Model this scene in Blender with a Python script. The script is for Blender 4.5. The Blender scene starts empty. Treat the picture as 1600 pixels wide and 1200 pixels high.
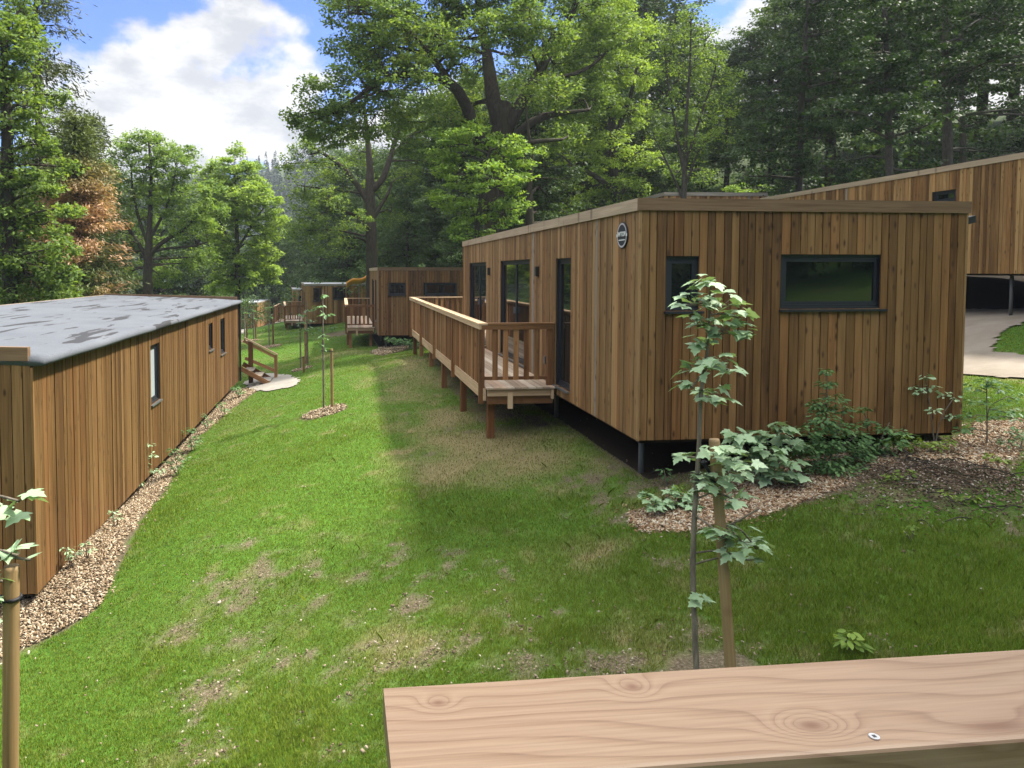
import bpy, math, random
import numpy as np
from mathutils import Matrix, Vector
random.seed(7)
RNG = np.random.default_rng(7)
scene = bpy.context.scene
COL = scene.collection
R = math.radians

# ------------------------------------------------------------------ camera
F, PCX, HY = 1110.0, 650.0, 424.0
PITCH, YAW = R(2.44), math.atan(115/1110)
PCY = HY + F*math.tan(PITCH)
cam_d = bpy.data.cameras.new('camera'); cam = bpy.data.objects.new('camera', cam_d); COL.objects.link(cam)
cam_d.sensor_width = 36; cam_d.lens = 36*F/1600
cam_d.shift_x = (800-PCX)/1600; cam_d.shift_y = (PCY-600)/1600
cam_d.clip_start = 0.05; cam_d.clip_end = 3000
cam.location = (0, 0, 0); cam.rotation_euler = (math.pi/2-PITCH, 0, -YAW)
scene.camera = cam
FW = np.array([math.sin(YAW)*math.cos(PITCH), math.cos(YAW)*math.cos(PITCH), -math.sin(PITCH)])
RT = np.array([math.cos(YAW), -math.sin(YAW), 0.0]); UP = np.cross(RT, FW)
def at(px, py, d): return (FW + RT*(px-PCX)/F + UP*(PCY-py)/F)*d

# ------------------------------------------------------------------ light
SUN_DIR = Vector((0.68, 0.16, 1.0)).normalized()          # towards the sun
sun_el = math.asin(SUN_DIR.z); sun_az = math.atan2(SUN_DIR.x, SUN_DIR.y)
sd = bpy.data.lights.new('sun', 'SUN'); sd.energy = 3.7; sd.angle = R(5); sd.color = (1, .94, .84)
so = bpy.data.objects.new('sun', sd); COL.objects.link(so)
so.rotation_euler = SUN_DIR.to_track_quat('Z', 'Y').to_euler()
world = bpy.data.worlds.new('World'); scene.world = world; world.use_nodes = True
SKYR = -11.0
SKYP = (2.9, (4.07, 5.04, 8.32), .520)
def build_world():
    nt = world.node_tree; nt.nodes.clear(); N = nt.nodes.new; Lk = nt.links.new
    out = N('ShaderNodeOutputWorld'); bg = N('ShaderNodeBackground'); bg.inputs[1].default_value = 0.13
    sky = N('ShaderNodeTexSky'); sky.sky_type = 'NISHITA'; sky.sun_disc = False
    sky.sun_elevation = sun_el; sky.sun_rotation = sun_az; sky.ozone_density = 3.5; sky.air_density = 1.0; sky.dust_density = .6
    tc = N('ShaderNodeTexCoord'); nm = N('ShaderNodeVectorMath'); nm.operation = 'NORMALIZE'; Lk(tc.outputs['Generated'], nm.inputs[0])
    def noise(sc, loc, scale3, det, rough, dist=0):
        mp = N('ShaderNodeMapping'); mp.inputs['Scale'].default_value = scale3; mp.inputs['Location'].default_value = loc; mp.inputs['Rotation'].default_value = (0, 0, R(SKYR)); Lk(nm.outputs[0], mp.inputs[0])
        n1 = N('ShaderNodeTexNoise'); n1.inputs['Scale'].default_value = sc; n1.inputs['Detail'].default_value = det; n1.inputs['Roughness'].default_value = rough
        n1.inputs['Distortion'].default_value = dist; Lk(mp.outputs[0], n1.inputs['Vector']); return n1.outputs[0]
    def ramp(src, stops, interp='EASE'):
        cr = N('ShaderNodeValToRGB'); cr.color_ramp.interpolation = interp
        for e, (p, c) in zip(cr.color_ramp.elements, stops): e.position = p; e.color = (*c, 1)
        Lk(src, cr.inputs[0]); return cr.outputs[0]
    def mth(op, a, b):
        m = N('ShaderNodeMath'); m.operation = op
        for k, x in enumerate((a, b)):
            if isinstance(x, (int, float)): m.inputs[k].default_value = x
            else: Lk(x, m.inputs[k])
        return m.outputs[0]
    sz = N('ShaderNodeSeparateXYZ'); Lk(nm.outputs[0], sz.inputs[0])
    hi = N('ShaderNodeMapRange'); hi.inputs[1].default_value = .40; hi.inputs[2].default_value = .70; Lk(sz.outputs[2], hi.inputs[0])
    base = noise(SKYP[0], SKYP[1], (1, 1, 1.7), 8, .55, .15)
    cov = mth('ADD', base, mth('MULTIPLY', hi.outputs[0], .22))
    low = N('ShaderNodeMapRange'); low.inputs[1].default_value = .30; low.inputs[2].default_value = .14; low.inputs[3].default_value = 0; low.inputs[4].default_value = .06; Lk(sz.outputs[2], low.inputs[0])
    cov = mth('ADD', cov, low.outputs[0])
    mask = ramp(cov, [(SKYP[2], (0, 0, 0)), (SKYP[2]+.06, (1, 1, 1))])
    shade = ramp(noise(SKYP[0]*2.2, (1, 5, 2), (1, 1, 2.0), 6, .6), [(.40, (1.45, 1.50, 1.60)), (.56, (2.15, 2.14, 2.12))])
    # cloud overhead, out of view, is added much brighter to lift the light below
    gain = mth('ADD', 1.0, mth('MULTIPLY', hi.outputs[0], 3.0)); g3 = N('ShaderNodeCombineXYZ'); [Lk(gain, g3.inputs[k]) for k in range(3)]
    cl = N('ShaderNodeMix'); cl.data_type = 'RGBA'; cl.blend_type = 'MULTIPLY'; cl.inputs[0].default_value = 1; Lk(shade, cl.inputs[6]); Lk(g3.outputs[0], cl.inputs[7])
    bl = N('ShaderNodeMix'); bl.data_type = 'RGBA'; bl.blend_type = 'MULTIPLY'; bl.inputs[0].default_value = 1; bl.inputs[7].default_value = (.235, .32, .55, 1); Lk(sky.outputs[0], bl.inputs[6])
    mx = N('ShaderNodeMix'); mx.data_type = 'RGBA'
    Lk(mask, mx.inputs[0]); Lk(bl.outputs[2], mx.inputs[6]); Lk(cl.outputs[2], mx.inputs[7])
    Lk(mx.outputs[2], bg.inputs[0]); Lk(bg.outputs[0], out.inputs[0])
build_world()
scene.view_settings.view_transform = 'Standard'; scene.view_settings.look = 'None'
scene.view_settings.exposure = 1.8; scene.view_settings.gamma = 1.0
scene.render.engine = 'CYCLES'
cy = scene.cycles
cy.use_denoising = True; cy.denoiser = 'OPENIMAGEDENOISE'
cy.max_bounces = 6; cy.diffuse_bounces = 3; cy.glossy_bounces = 3; cy.transmission_bounces = 4; cy.transparent_max_bounces = 6
cy.caustics_reflective = False; cy.caustics_refractive = False; cy.sample_clamp_indirect = 6

# ------------------------------------------------------------------ helpers
def nrm(v):
    v = np.asarray(v, float); return v/(np.linalg.norm(v, axis=-1, keepdims=True)+1e-9)
def link(o, parent=None):
    COL.objects.link(o)
    if parent is not None: o.parent = parent
    return o
def tag(o, label=None, cat=None, group=None, kind=None):
    if label: o['label'] = label
    if cat: o['category'] = cat
    if group: o['group'] = group
    if kind: o['kind'] = kind
    return o
def thing(name, label, cat, loc=(0, 0, 0), rotz=0, group=None):
    o = bpy.data.objects.new(name, None); link(o); o.location = loc; o.rotation_euler = (0, 0, rotz); o.empty_display_size = .2
    return tag(o, label, cat, group)
def copy_tree(o, loc, rotz, scale=1.0, label=None, parent=None):
    c = o.copy(); COL.objects.link(c)
    if parent is None:
        c.location = loc; c.rotation_euler = (0, 0, rotz)
        c.scale = scale if hasattr(scale, '__len__') else (scale,)*3
        if label: c['label'] = label
    else: c.parent = parent
    for ch in list(o.children): copy_tree(ch, None, None, None, None, c)
    return c

class MB:
    """collects shapes, writes one mesh with grain coordinates (gc) and a per-piece random tint"""
    def __init__(s): s.v = []; s.f = []; s.m = []; s.gc = []; s.t = []; s.n = 0; s.smooth = []
    def add(s, vs, fs, mi=0, gc=None, tint=None, smooth=False):
        vs = [tuple(map(float, p)) for p in vs]
        if tint is None: tint = (random.random(), random.random(), random.random())
        s.v += vs; s.f += [tuple(i+s.n for i in f) for f in fs]; s.m += [mi]*len(fs); s.smooth += [smooth]*len(fs)
        s.gc += (gc if gc is not None else vs); s.t += [(*tint, 1)]*len(vs); s.n += len(vs)
    def obox(s, O, U, V, W, mi=0, tint=None, along=2):
        O, U, V, W = (np.asarray(a, float) for a in (O, U, V, W))
        lu, lv, lw = (np.linalg.norm(a) for a in (U, V, W))
        off = (random.random()*40, random.random()*40, random.random()*40)
        vs = []; gc = []
        for k in (0, 1):
            for j in (0, 1):
                for i in (0, 1):
                    vs.append(O+U*i+V*j+W*k)
                    q = [i*lu, j*lv, k*lw]
                    a = q.pop(along)
                    gc.append((q[0]+off[0], q[1]+off[1], a+off[2]))
        fs = [(0, 2, 3, 1), (4, 5, 7, 6), (0, 1, 5, 4), (2, 6, 7, 3), (0, 4, 6, 2), (1, 3, 7, 5)]
        if np.dot(np.cross(U, V), W) < 0: fs = [f[::-1] for f in fs]
        s.add(vs, fs, mi, gc, tint)
    def box(s, x0, x1, y0, y1, z0, z1, mi=0, tint=None, along=None):
        d = (x1-x0, y1-y0, z1-z0)
        if along is None: along = int(np.argmax(np.abs(d)))
        s.obox((x0, y0, z0), (d[0], 0, 0), (0, d[1], 0), (0, 0, d[2]), mi, tint, along)
    def beam(s, a, b, w, h, mi=0, tint=None):
        """box from a to b, w wide horizontally, h deep below the line"""
        a, b = np.asarray(a, float), np.asarray(b, float); d = b-a
        side = nrm(np.cross(d, (0, 0, 1.0)))if abs(nrm(d)[2]) < .99 else np.array([1.0, 0, 0])
        upv = nrm(np.cross(side, d))
        s.obox(a-side*w/2-upv*h, side*w, upv*h, d, mi, tint, 2)
    def tube(s, pts, rad, n=8, mi=0, cap=True, tint=None):
        pts = np.asarray(pts, float); rad = np.broadcast_to(np.asarray(rad, float), (len(pts),))
        tg = nrm(np.gradient(pts, axis=0)); vs = []; gc = []; L = 0; off = random.random()*30
        ref = np.array([1.0, 0, 0]) if abs(tg[0][0]) < .8 else np.array([0, 1.0, 0])
        for i, (p, t, r) in enumerate(zip(pts, tg, rad)):
            a = nrm(np.cross(t, ref)); b = np.cross(t, a)
            if i: L += np.linalg.norm(pts[i]-pts[i-1])
            for k in range(n):
                th = 2*math.pi*k/n
                vs.append(p+(a*math.cos(th)+b*math.sin(th))*r); gc.append((math.cos(th)*r+off, math.sin(th)*r+off, L+off))
        fs = [(i*n+k, i*n+(k+1) % n, (i+1)*n+(k+1) % n, (i+1)*n+k) for i in range(len(pts)-1) for k in range(n)]
        s.add(vs, fs, mi, gc, tint, True)
        if cap:
            b0 = s.n-n; s.f.append(tuple(b0+k for k in range(n))); s.m.append(mi); s.smooth.append(False)
            b0 = s.n-n*len(pts); s.f.append(tuple(b0+k for k in range(n-1, -1, -1))); s.m.append(mi); s.smooth.append(False)
    def build(s, name, mats, parent=None, origin=(0, 0, 0)):
        me = bpy.data.meshes.new(name)
        V = np.array(s.v, float)-np.asarray(origin, float)
        me.from_pydata(V.tolist(), [], s.f)
        if not isinstance(mats, (list, tuple)): mats = [mats]
        for m in mats: me.materials.append(m)
        me.polygons.foreach_set('material_index', s.m); me.polygons.foreach_set('use_smooth', s.smooth)
        a = me.attributes.new('gc', 'FLOAT_VECTOR', 'POINT'); a.data.foreach_set('vector', np.array(s.gc, np.float32).ravel())
        a = me.attributes.new('tint', 'FLOAT_COLOR', 'POINT'); a.data.foreach_set('color', np.array(s.t, np.float32).ravel())
        me.update()
        return link(bpy.data.objects.new(name, me), parent)

def np_mesh(name, V, Fq, mat, parent=None, attrs=None, smooth=False):
    """V (n,3), Fq (m,k) constant-size faces"""
    me = bpy.data.meshes.new(name); V = np.ascontiguousarray(V, np.float32); Fq = np.ascontiguousarray(Fq, np.int32)
    m, k = Fq.shape
    me.vertices.add(len(V)); me.vertices.foreach_set('co', V.ravel())
    me.loops.add(m*k); me.loops.foreach_set('vertex_index', Fq.ravel())
    me.polygons.add(m); me.polygons.foreach_set('loop_start', np.arange(0, m*k, k, dtype=np.int32))
    if smooth: me.polygons.foreach_set('use_smooth', np.ones(m, bool))
    for nm, arr in (attrs or {}).items():
        a = me.attributes.new(nm, 'FLOAT', 'POINT'); a.data.foreach_set('value', np.ascontiguousarray(arr, np.float32))
    me.update(calc_edges=True); me.validate()
    me.materials.append(mat)
    return link(bpy.data.objects.new(name, me), parent)

# value noise for layout
_perm = np.random.default_rng(3).random((64, 64))
def vnoise(x, y, s=1.0):
    x = np.asarray(x, float)/s; y = np.asarray(y, float)/s
    i = np.floor(x).astype(int); j = np.floor(y).astype(int); u = x-i; v = y-j; u = u*u*(3-2*u); v = v*v*(3-2*v)
    g = lambda a, b: _perm[a % 64, b % 64]
    return (g(i, j)*(1-u)+g(i+1, j)*u)*(1-v)+(g(i, j+1)*(1-u)+g(i+1, j+1)*u)*v
def fbm(x, y, s=1.0, o=4):
    t = 0; a = 1; w = 0
    for k in range(o): t = t+a*vnoise(x+17.3*k, y+9.1*k, s/2**k); w += a; a *= .55
    return t/w

# ------------------------------------------------------------------ materials
class NT:
    def __init__(s, name):
        s.mat = bpy.data.materials.new(name); s.mat.use_nodes = True; s.nt = s.mat.node_tree; s.nt.nodes.clear()
        s.out = s.n('ShaderNodeOutputMaterial')
    def n(s, t, **kw):
        nd = s.nt.nodes.new(t)
        for k, v in kw.items():
            if k.startswith('_'): setattr(nd, k[1:], v)
        return nd
    def l(s, a, b): s.nt.links.new(a, b)
    def attr(s, name): nd = s.n('ShaderNodeAttribute'); nd.attribute_name = name; return nd
    def scale(s, vec, sc, loc=(0, 0, 0)):
        m = s.n('ShaderNodeMapping'); m.inputs['Scale'].default_value = sc; m.inputs['Location'].default_value = loc; s.l(vec, m.inputs[0]); return m.outputs[0]
    def noise(s, vec, sc=1, det=4, rough=.55, dist=0):
        nd = s.n('ShaderNodeTexNoise'); nd.inputs['Scale'].default_value = sc; nd.inputs['Detail'].default_value = det
        nd.inputs['Roughness'].default_value = rough; nd.inputs['Distortion'].default_value = dist
        if vec is not None: s.l(vec, nd.inputs['Vector'])
        return nd.outputs[0]
    def ramp(s, fac, stops, interp='LINEAR'):
        nd = s.n('ShaderNodeValToRGB'); cr = nd.color_ramp; cr.interpolation = interp
        while len(cr.elements) < len(stops): cr.elements.new(.5)
        for e, (p, c) in zip(cr.elements, stops):
            e.position = p; e.color = (*c, 1) if len(c) == 3 else c
        s.l(fac, nd.inputs[0]); return nd.outputs[0]
    def math(s, op, a, b=None, c=None, clamp=False):
        nd = s.n('ShaderNodeMath'); nd.operation = op; nd.use_clamp = clamp
        for i, x in enumerate((a, b, c)):
            if x is None: continue
            if isinstance(x, (int, float)): nd.inputs[i].default_value = x
            else: s.l(x, nd.inputs[i])
        return nd.outputs[0]
    def mix(s, fac, a, b, mode='MIX'):
        nd = s.n('ShaderNodeMix'); nd.data_type = 'RGBA'; nd.blend_type = mode; nd.clamp_factor = True
        for i, x in ((0, fac), (6, a), (7, b)):
            if isinstance(x, (int, float)): nd.inputs[i].default_value = x
            elif isinstance(x, tuple): nd.inputs[i].default_value = (*x, 1) if len(x) == 3 else x
            else: s.l(x, nd.inputs[i])
        return nd.outputs[2]
    def sep(s, vec): nd = s.n('ShaderNodeSeparateXYZ'); s.l(vec, nd.inputs[0]); return nd.outputs
    def rgb(s, r, g, b):
        nd = s.n('ShaderNodeCombineXYZ')
        for i, x in enumerate((r, g, b)):
            if isinstance(x, (int, float)): nd.inputs[i].default_value = x
            else: s.l(x, nd.inputs[i])
        return nd.outputs[0]
    def bump(s, h, strength=.4, dist=.01):
        nd = s.n('ShaderNodeBump'); nd.inputs['Strength'].default_value = strength; nd.inputs['Distance'].default_value = dist
        s.l(h, nd.inputs['Height']); return nd.outputs[0]
    def principled(s, color, rough=.6, spec=.5, normal=None, metal=0):
        p = s.n('ShaderNodeBsdfPrincipled')
        for nm, x in (('Base Color', color), ('Roughness', rough), ('Specular IOR Level', spec), ('Metallic', metal)):
            if isinstance(x, (int, float)): p.inputs[nm].default_value = x
            elif isinstance(x, tuple): p.inputs[nm].default_value = (*x, 1)
            else: s.l(x, p.inputs[nm])
        if normal is not None: s.l(normal, p.inputs['Normal'])
        s.l(p.outputs[0], s.out.inputs[0]); return p

def m_wood(name, dark, mid, light, var=.55, grey=.08, knots=.8, rough=.62, zgrad=None):
    t = NT(name); gc = t.attr('gc').outputs['Vector']; tn = t.sep(t.attr('tint').outputs['Vector'])
    fine = t.noise(t.scale(gc, (75, 75, 2.2)), 1, 5, .6)
    mid_n = t.noise(t.scale(gc, (16, 16, .8)), 1, 3, .5, .6)
    v = t.math('ADD', t.math('MULTIPLY', fine, .55), t.math('MULTIPLY', mid_n, .55))
    v = t.math('ADD', v, t.math('MULTIPLY', t.math('SUBTRACT', tn[0], .5), var))
    col = t.ramp(v, [(.28, dark), (.52, mid), (.78, light)])
    # reddish or grey weathered boards
    red = t.ramp(tn[1], [(.6, (0, 0, 0)), (.9, (1, 1, 1))])
    col = t.mix(t.math('MULTIPLY', red, .35), col, t.mix(1.0, col, (1.18, .86, .70), 'MULTIPLY'))
    gm = t.ramp(tn[2], [(1-grey, (0, 0, 0)), (1-grey+.01, (1, 1, 1))], 'CONSTANT')
    col = t.mix(t.math('MULTIPLY', gm, .75), col, t.ramp(fine, [(.3, (.13, .115, .10)), (.7, (.26, .245, .22))]))
    # knots
    if knots:
        vo = t.n('ShaderNodeTexVoronoi'); vo.inputs['Scale'].default_value = 1.0; vo.inputs['Randomness'].default_value = 1
        t.l(t.scale(gc, (11, 1.2, 4.2)), vo.inputs['Vector'])
        ks = t.sep(vo.outputs['Color'])
        kn = t.math('MULTIPLY', t.ramp(vo.outputs['Distance'], [(.07, (1, 1, 1)), (.27, (0, 0, 0))]), t.ramp(ks[0], [(.35, (0, 0, 0)), (.45, (1, 1, 1))]))
        col = t.mix(t.math('MULTIPLY', kn, knots), col, t.mix(1.0, col, (.14, .08, .05), 'MULTIPLY'))
    p = t.principled(col, rough, .25, t.bump(fine, .25, .004))
    return t.mat

def m_plain(name, col, rough=.5, spec=.5, metal=0, noise=.15, sc=20):
    t = NT(name); g = t.attr('gc').outputs['Vector']
    n = t.noise(t.scale(g, (sc, sc, sc)), 1, 4)
    c = t.mix(n, tuple(x*(1-noise) for x in col), tuple(min(1, x*(1+noise)) for x in col))
    t.principled(c, rough, spec, None, metal); return t.mat

def m_glass(name, tintc=(.006, .008, .009), cloudy=False):
    t = NT(name); g = t.attr('gc').outputs['Vector']
    n = t.noise(t.scale(g, (1.4, 1.4, 1.4)), 1, 2)
    rough = t.math('MULTIPLY', n, .06)
    w = t.noise(t.scale(g, (.9, .9, .9)), 1, 1)
    t.principled(tintc, rough, .8, t.bump(w, .05, .02)); return t.mat

def m_leaf(name, a, b, c=None, trans=.42, tcol=1.6, rough=.6, clump=.35, spec=.2, brown=None):
    t = NT(name); gi = t.n('ShaderNodeNewGeometry'); oi = t.n('ShaderNodeObjectInfo'); tc = t.n('ShaderNodeTexCoord')
    r = gi.outputs['Random Per Island']
    big = t.noise(tc.outputs['Object'], clump, 2)
    f = t.math('ADD', t.math('MULTIPLY', r, .55), t.math('MULTIPLY', t.math('SUBTRACT', big, .25), .9), None, True)
    stops = [(.05, a), (.85, b)] if c is None else [(.05, a), (.6, b), (.95, c)]
    col = t.ramp(f, stops)
    if brown:
        bn = t.ramp(t.noise(tc.outputs['Object'], brown[1], 3), [(brown[2], (0, 0, 0)), (brown[2]+.08, (1, 1, 1))])
        bn = t.math('MULTIPLY', bn, t.ramp(t.math('MULTIPLY', t.sep(tc.outputs['Object'])[2], .1), [(.68, (1, 1, 1)), (.90, (0, 0, 0))]))
        col = t.mix(bn, col, t.ramp(r, [(0, tuple(x*.6 for x in brown[0])), (1, tuple(x*1.3 for x in brown[0]))]))
    v = t.math('ADD', t.math('MULTIPLY', oi.outputs['Random'], .3), .85)
    col = t.mix(1.0, col, t.rgb(v, v, v), 'MULTIPLY')
    p = t.principled(col, rough, spec)
    tr = t.n('ShaderNodeBsdfTranslucent'); t.l(t.mix(1.0, col, (tcol*1.05, tcol, tcol*.45), 'MULTIPLY'), tr.inputs[0])
    mx = t.n('ShaderNodeMixShader'); mx.inputs[0].default_value = trans
    t.l(p.outputs[0], mx.inputs[1]); t.l(tr.outputs[0], mx.inputs[2]); t.l(mx.outputs[0], t.out.inputs[0])
    return t.mat

def m_bark(name, a, b, sc=6):
    t = NT(name); tc = t.n('ShaderNodeTexCoord'); o = tc.outputs['Object']
    n = t.noise(t.scale(o, (sc*2, sc*2, sc*.5)), 1, 6, .65, .4)
    moss = t.noise(t.scale(o, (.8, .8, .5)), 1, 3)
    col = t.ramp(n, [(.3, a), (.7, b)])
    col = t.mix(t.math('MULTIPLY', t.ramp(moss, [(.5, (0, 0, 0)), (.65, (1, 1, 1))]), .45), col, (.05, .06, .02))
    t.principled(col, .9, .15, t.bump(n, .8, .03)); return t.mat

M = {}
M['clad'] = m_wood('treated_cladding', (0.057, 0.026, 0.008), (0.132, 0.067, 0.022), (0.219, 0.120, 0.045), .34, .0, .9)
M['clad_side'] = m_wood('lit_side_cladding', (0.081, 0.039, 0.014), (0.173, 0.097, 0.038), (0.279, 0.171, 0.076), .42, .04, .85)  # paler cladding copy; the brighter light on left walls is put into its colour
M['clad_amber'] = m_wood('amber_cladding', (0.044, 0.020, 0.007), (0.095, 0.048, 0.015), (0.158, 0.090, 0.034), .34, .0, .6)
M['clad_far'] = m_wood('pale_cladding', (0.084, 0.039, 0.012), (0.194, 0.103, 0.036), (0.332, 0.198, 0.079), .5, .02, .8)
M['fascia'] = m_wood('fascia_board', (0.072, 0.041, 0.020), (0.136, 0.081, 0.043), (0.212, 0.136, 0.076), .3, .0, .6)
M['deckw'] = m_wood('deck_timber', (0.075, 0.032, 0.011), (0.160, 0.076, 0.029), (0.299, 0.166, 0.072), .45, .0, .5)
M['deckpale'] = m_wood('pale_deck_timber', (0.190, 0.116, 0.060), (0.330, 0.213, 0.119), (0.500, 0.359, 0.221), .4, .0, .5)
M['deckfloor'] = m_wood('deck_boards', (.26, .19, .13), (.42, .33, .24), (.55, .46, .36), .4, .0, .3)
M['greywood'] = m_wood('weathered_roof_timber', (.12, .10, .08), (.22, .19, .15), (.34, .29, .23), .4, .3, .5)
M['stake'] = m_wood('round_stake', (0.088, 0.050, 0.020), (0.163, 0.104, 0.043), (0.245, 0.173, 0.086), .3, .0, .6)
M['dark'] = m_plain('dark_backing', (.012, .010, .008), .9, .1)
M['under'] = m_plain('underside_board', (.03, .022, .016), .9, .1)
M['anth'] = m_plain('anthracite_frame', (.010, .012, .017), .5, .5, 0, .1)
M['sill'] = m_plain('metal_sill', (.10, .105, .11), .35, .6, .3)
M['black'] = m_plain('black_plastic', (.012, .012, .013), .45, .5)
M['steel'] = m_plain('galvanised_steel', (.12, .12, .12), .6, .4, .2)
M['glass'] = m_glass('window_glass')
M['blind'] = m_plain('pale_blind_glass', (.32, .36, .38), .12, .7, 0, .1, 2)
M['white'] = m_plain('white_print', (.55, .56, .54), .5, .3)
M['rubber'] = m_plain('rubber_tie', (.01, .01, .012), .6, .3)
M['orange'] = m_plain('orange_slide', (.75, .30, .02), .35, .5)
M['stone'] = m_plain('grey_stone', (.30, .29, .27), .9, .2, 0, .4, 6)
M['bark'] = m_bark('oak_bark', (.020, .016, .012), (.065, .054, .040))
M['bark_wood'] = m_bark('smooth_grey_bark', (.025, .022, .017), (.075, .067, .054), 9)
M['bark_grey'] = m_bark('grey_bark', (.07, .06, .045), (.20, .17, .13), 9)
M['oak'] = m_leaf('oak_leaves', (0.039, 0.076, 0.021), (0.104, 0.168, 0.039), (0.190, 0.247, 0.052))
M['oak2'] = m_leaf('light_oak_leaves', (0.054, 0.101, 0.025), (0.138, 0.220, 0.045), (0.240, 0.321, 0.063))
M['birch'] = m_leaf('fresh_leaves', (0.078, 0.135, 0.030), (0.191, 0.283, 0.053), (0.285, 0.377, 0.076), .42)
M['beech'] = m_leaf('beech_leaves', (0.007, 0.020, 0.007), (0.020, 0.043, 0.011), (0.037, 0.068, 0.016), .28)
M['dense'] = m_leaf('shade_leaves', (0.021, 0.043, 0.013), (0.049, 0.091, 0.024), (0.092, 0.139, 0.032), .3)
M['maple'] = m_leaf('maple_leaves', (0.073, 0.139, 0.024), (0.157, 0.254, 0.044), (0.242, 0.347, 0.055), .42)
M['sap'] = m_leaf('sapling_leaves', (.17, .27, .13), (.28, .40, .23), (.38, .50, .32), .22, 1.1, .5, 3, .35)
M['shrub'] = m_leaf('shrub_leaves', (.055, .12, .045), (.12, .22, .085), (.20, .32, .12), .3, 1.3, .45, 2)
M['larch'] = m_leaf('conifer_needles', (.03, .045, .016), (.065, .085, .028), (.10, .12, .04), .2, 1.3, .6, .25)
M['browning'] = m_leaf('browning_needles', (.045, .075, .016), (.09, .12, .03), (.12, .15, .04), .25, 1.3, .6, .3, .3, ((.42, .26, .15), .34, .43))
M['spruce'] = m_leaf('spruce_needles', (.018, .034, .022), (.035, .06, .034), None, .1, 1.2, .7, .05)

# ------------------------------------------------------------------ terrain
CP = []
def g(px, py, d): CP.append(at(px, py, d))
for q in [(767,684,12.4),(716,640,14.9),(687,603,17.7),(668,570,20.2),(1032,735,9.6),(1000,832,7.9),(1490,695,9.2),(620,850,8.6),
          (800,1000,5.9),(1100,1135,4.6),(1145,1110,4.6),(1600,1000,5.0),(1600,760,8.2),(57,942,8.4),(20,1020,7.6),(205,790,12),(300,690,17.1),
          (372,614,24),(430,600,24.2),(508,640,17),(620,600,18.5),(592,548,31),(560,545,31),(478,513,54),(390,517,84),(440,503,80),
          (300,1100,6.0),(30,1200,5.3),(400,900,8.0),(0,1500,3.5),(600,1500,3.2),(1300,1500,3.0),(1510,600,13),(1550,560,15),(1550,490,19),
          (1600,477,20.5),(470,560,33),(350,800,10),(900,900,7.1),(1300,900,6.3),(1200,770,8.4),(427,540,42),(1250,560,22)]: g(*q)
CP += [np.array(p, float) for p in [(-5,-10,-3.3),(6,-10,-2.7),(15,0,-1.9),(15,-10,-2),(19,22,-.9),(21.6,15,-.15),(21.6,20,-.05),(21.6,26,.1),(26,22,.6),(24,30,1.4),(12,30,-1.2),(8,45,-2.0),(20,45,3),(35,40,7),
       (45,15,6),(60,80,18),(30,80,8),(10,80,-1.5),(-4,110,-7),(-20,110,-8),(-12,70,-6),(-12,10,-4.3),(-12,30,-4.6),(-12,50,-5),(-30,30,-5),(-30,60,-6),(-40,0,-4.5),(-80,60,-6),
       (-60,130,-8),(-120,0,0),(0,200,-2),(-60,220,0),(60,200,20),(-40,300,15),(-100,330,16),(30,300,30),(-60,420,46),(60,420,48),(-200,420,40),
       (200,200,40),(200,0,30),(200,-100,20),(-300,0,20),(0,-100,-4),(0,-250,0),(-300,-250,0),(300,-250,20),(-300,600,90),(0,700,110),(300,600,110),(-300,300,50),(300,300,70)]]
CP = np.array(CP); _sc = 30.0
def _phi(r): return np.sqrt(r*r+.02)   # multiquadric on asinh-warped plane
def _warp(x, y):
    r = np.sqrt(x*x+y*y)+1e-6; k = np.arcsinh(r/12)/(r/12); return np.stack([x*k/12, y*k/12], -1)
_W = _warp(CP[:, 0], CP[:, 1]); _A = _phi(np.linalg.norm(_W[:, None]-_W[None], axis=-1)); _n = len(CP)
_B = np.zeros((_n+1, _n+1)); _B[:_n, :_n] = _A+np.eye(_n)*-2e-3; _B[:_n, _n] = 1; _B[_n, :_n] = 1
_sol = np.linalg.solve(_B, np.append(CP[:, 2], 0))
def H(x, y):
    x = np.asarray(x, float); y = np.asarray(y, float); sh = x.shape; w = _warp(x.ravel(), y.ravel()); out = np.zeros(len(w))
    for i in range(_n): out += _sol[i]*_phi(np.linalg.norm(w-_W[i], axis=-1))
    z = out+_sol[_n]
    xx, yy = x.ravel(), y.ravel()
    z = z+(fbm(xx+50, yy+50, 1.6, 3)-.5)*.07
    return z.reshape(sh) if sh else float(z[0])
def gpix(px, py):
    """ground point seen at a pixel, used to lay out beds, paths and plants"""
    r = FW + RT*(px-PCX)/F + UP*(PCY-py)/F
    t = 2.0; P = r*t
    for _ in range(900):
        P = r*t
        if P[2] < H(P[0], P[1]): break
        t *= 1.012
    lo, hi = t/1.012, t
    for _ in range(12):
        m = (lo+hi)/2; P = r*m
        if P[2] < H(P[0], P[1]): hi = m
        else: lo = m
    return P[:2]
def in_poly(x, y, poly):
    x = np.asarray(x); y = np.asarray(y); c = np.zeros(x.shape, bool); n = len(poly)
    for i in range(n):
        (x0, y0), (x1, y1) = poly[i], poly[(i+1) % n]
        k = ((y0 > y) != (y1 > y)) & (x < (x1-x0)*(y-y0)/((y1-y0)+1e-12)+x0); c ^= k
    return c

AX0, AX1, AY0, AY1, AZ0, AZ1 = 3.67, 8.03, 8.47, 21.3, -2.11, .90
LX0, LX1, LY0, LY1 = -8.02, -3.62, 8.67, 25.05
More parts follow.
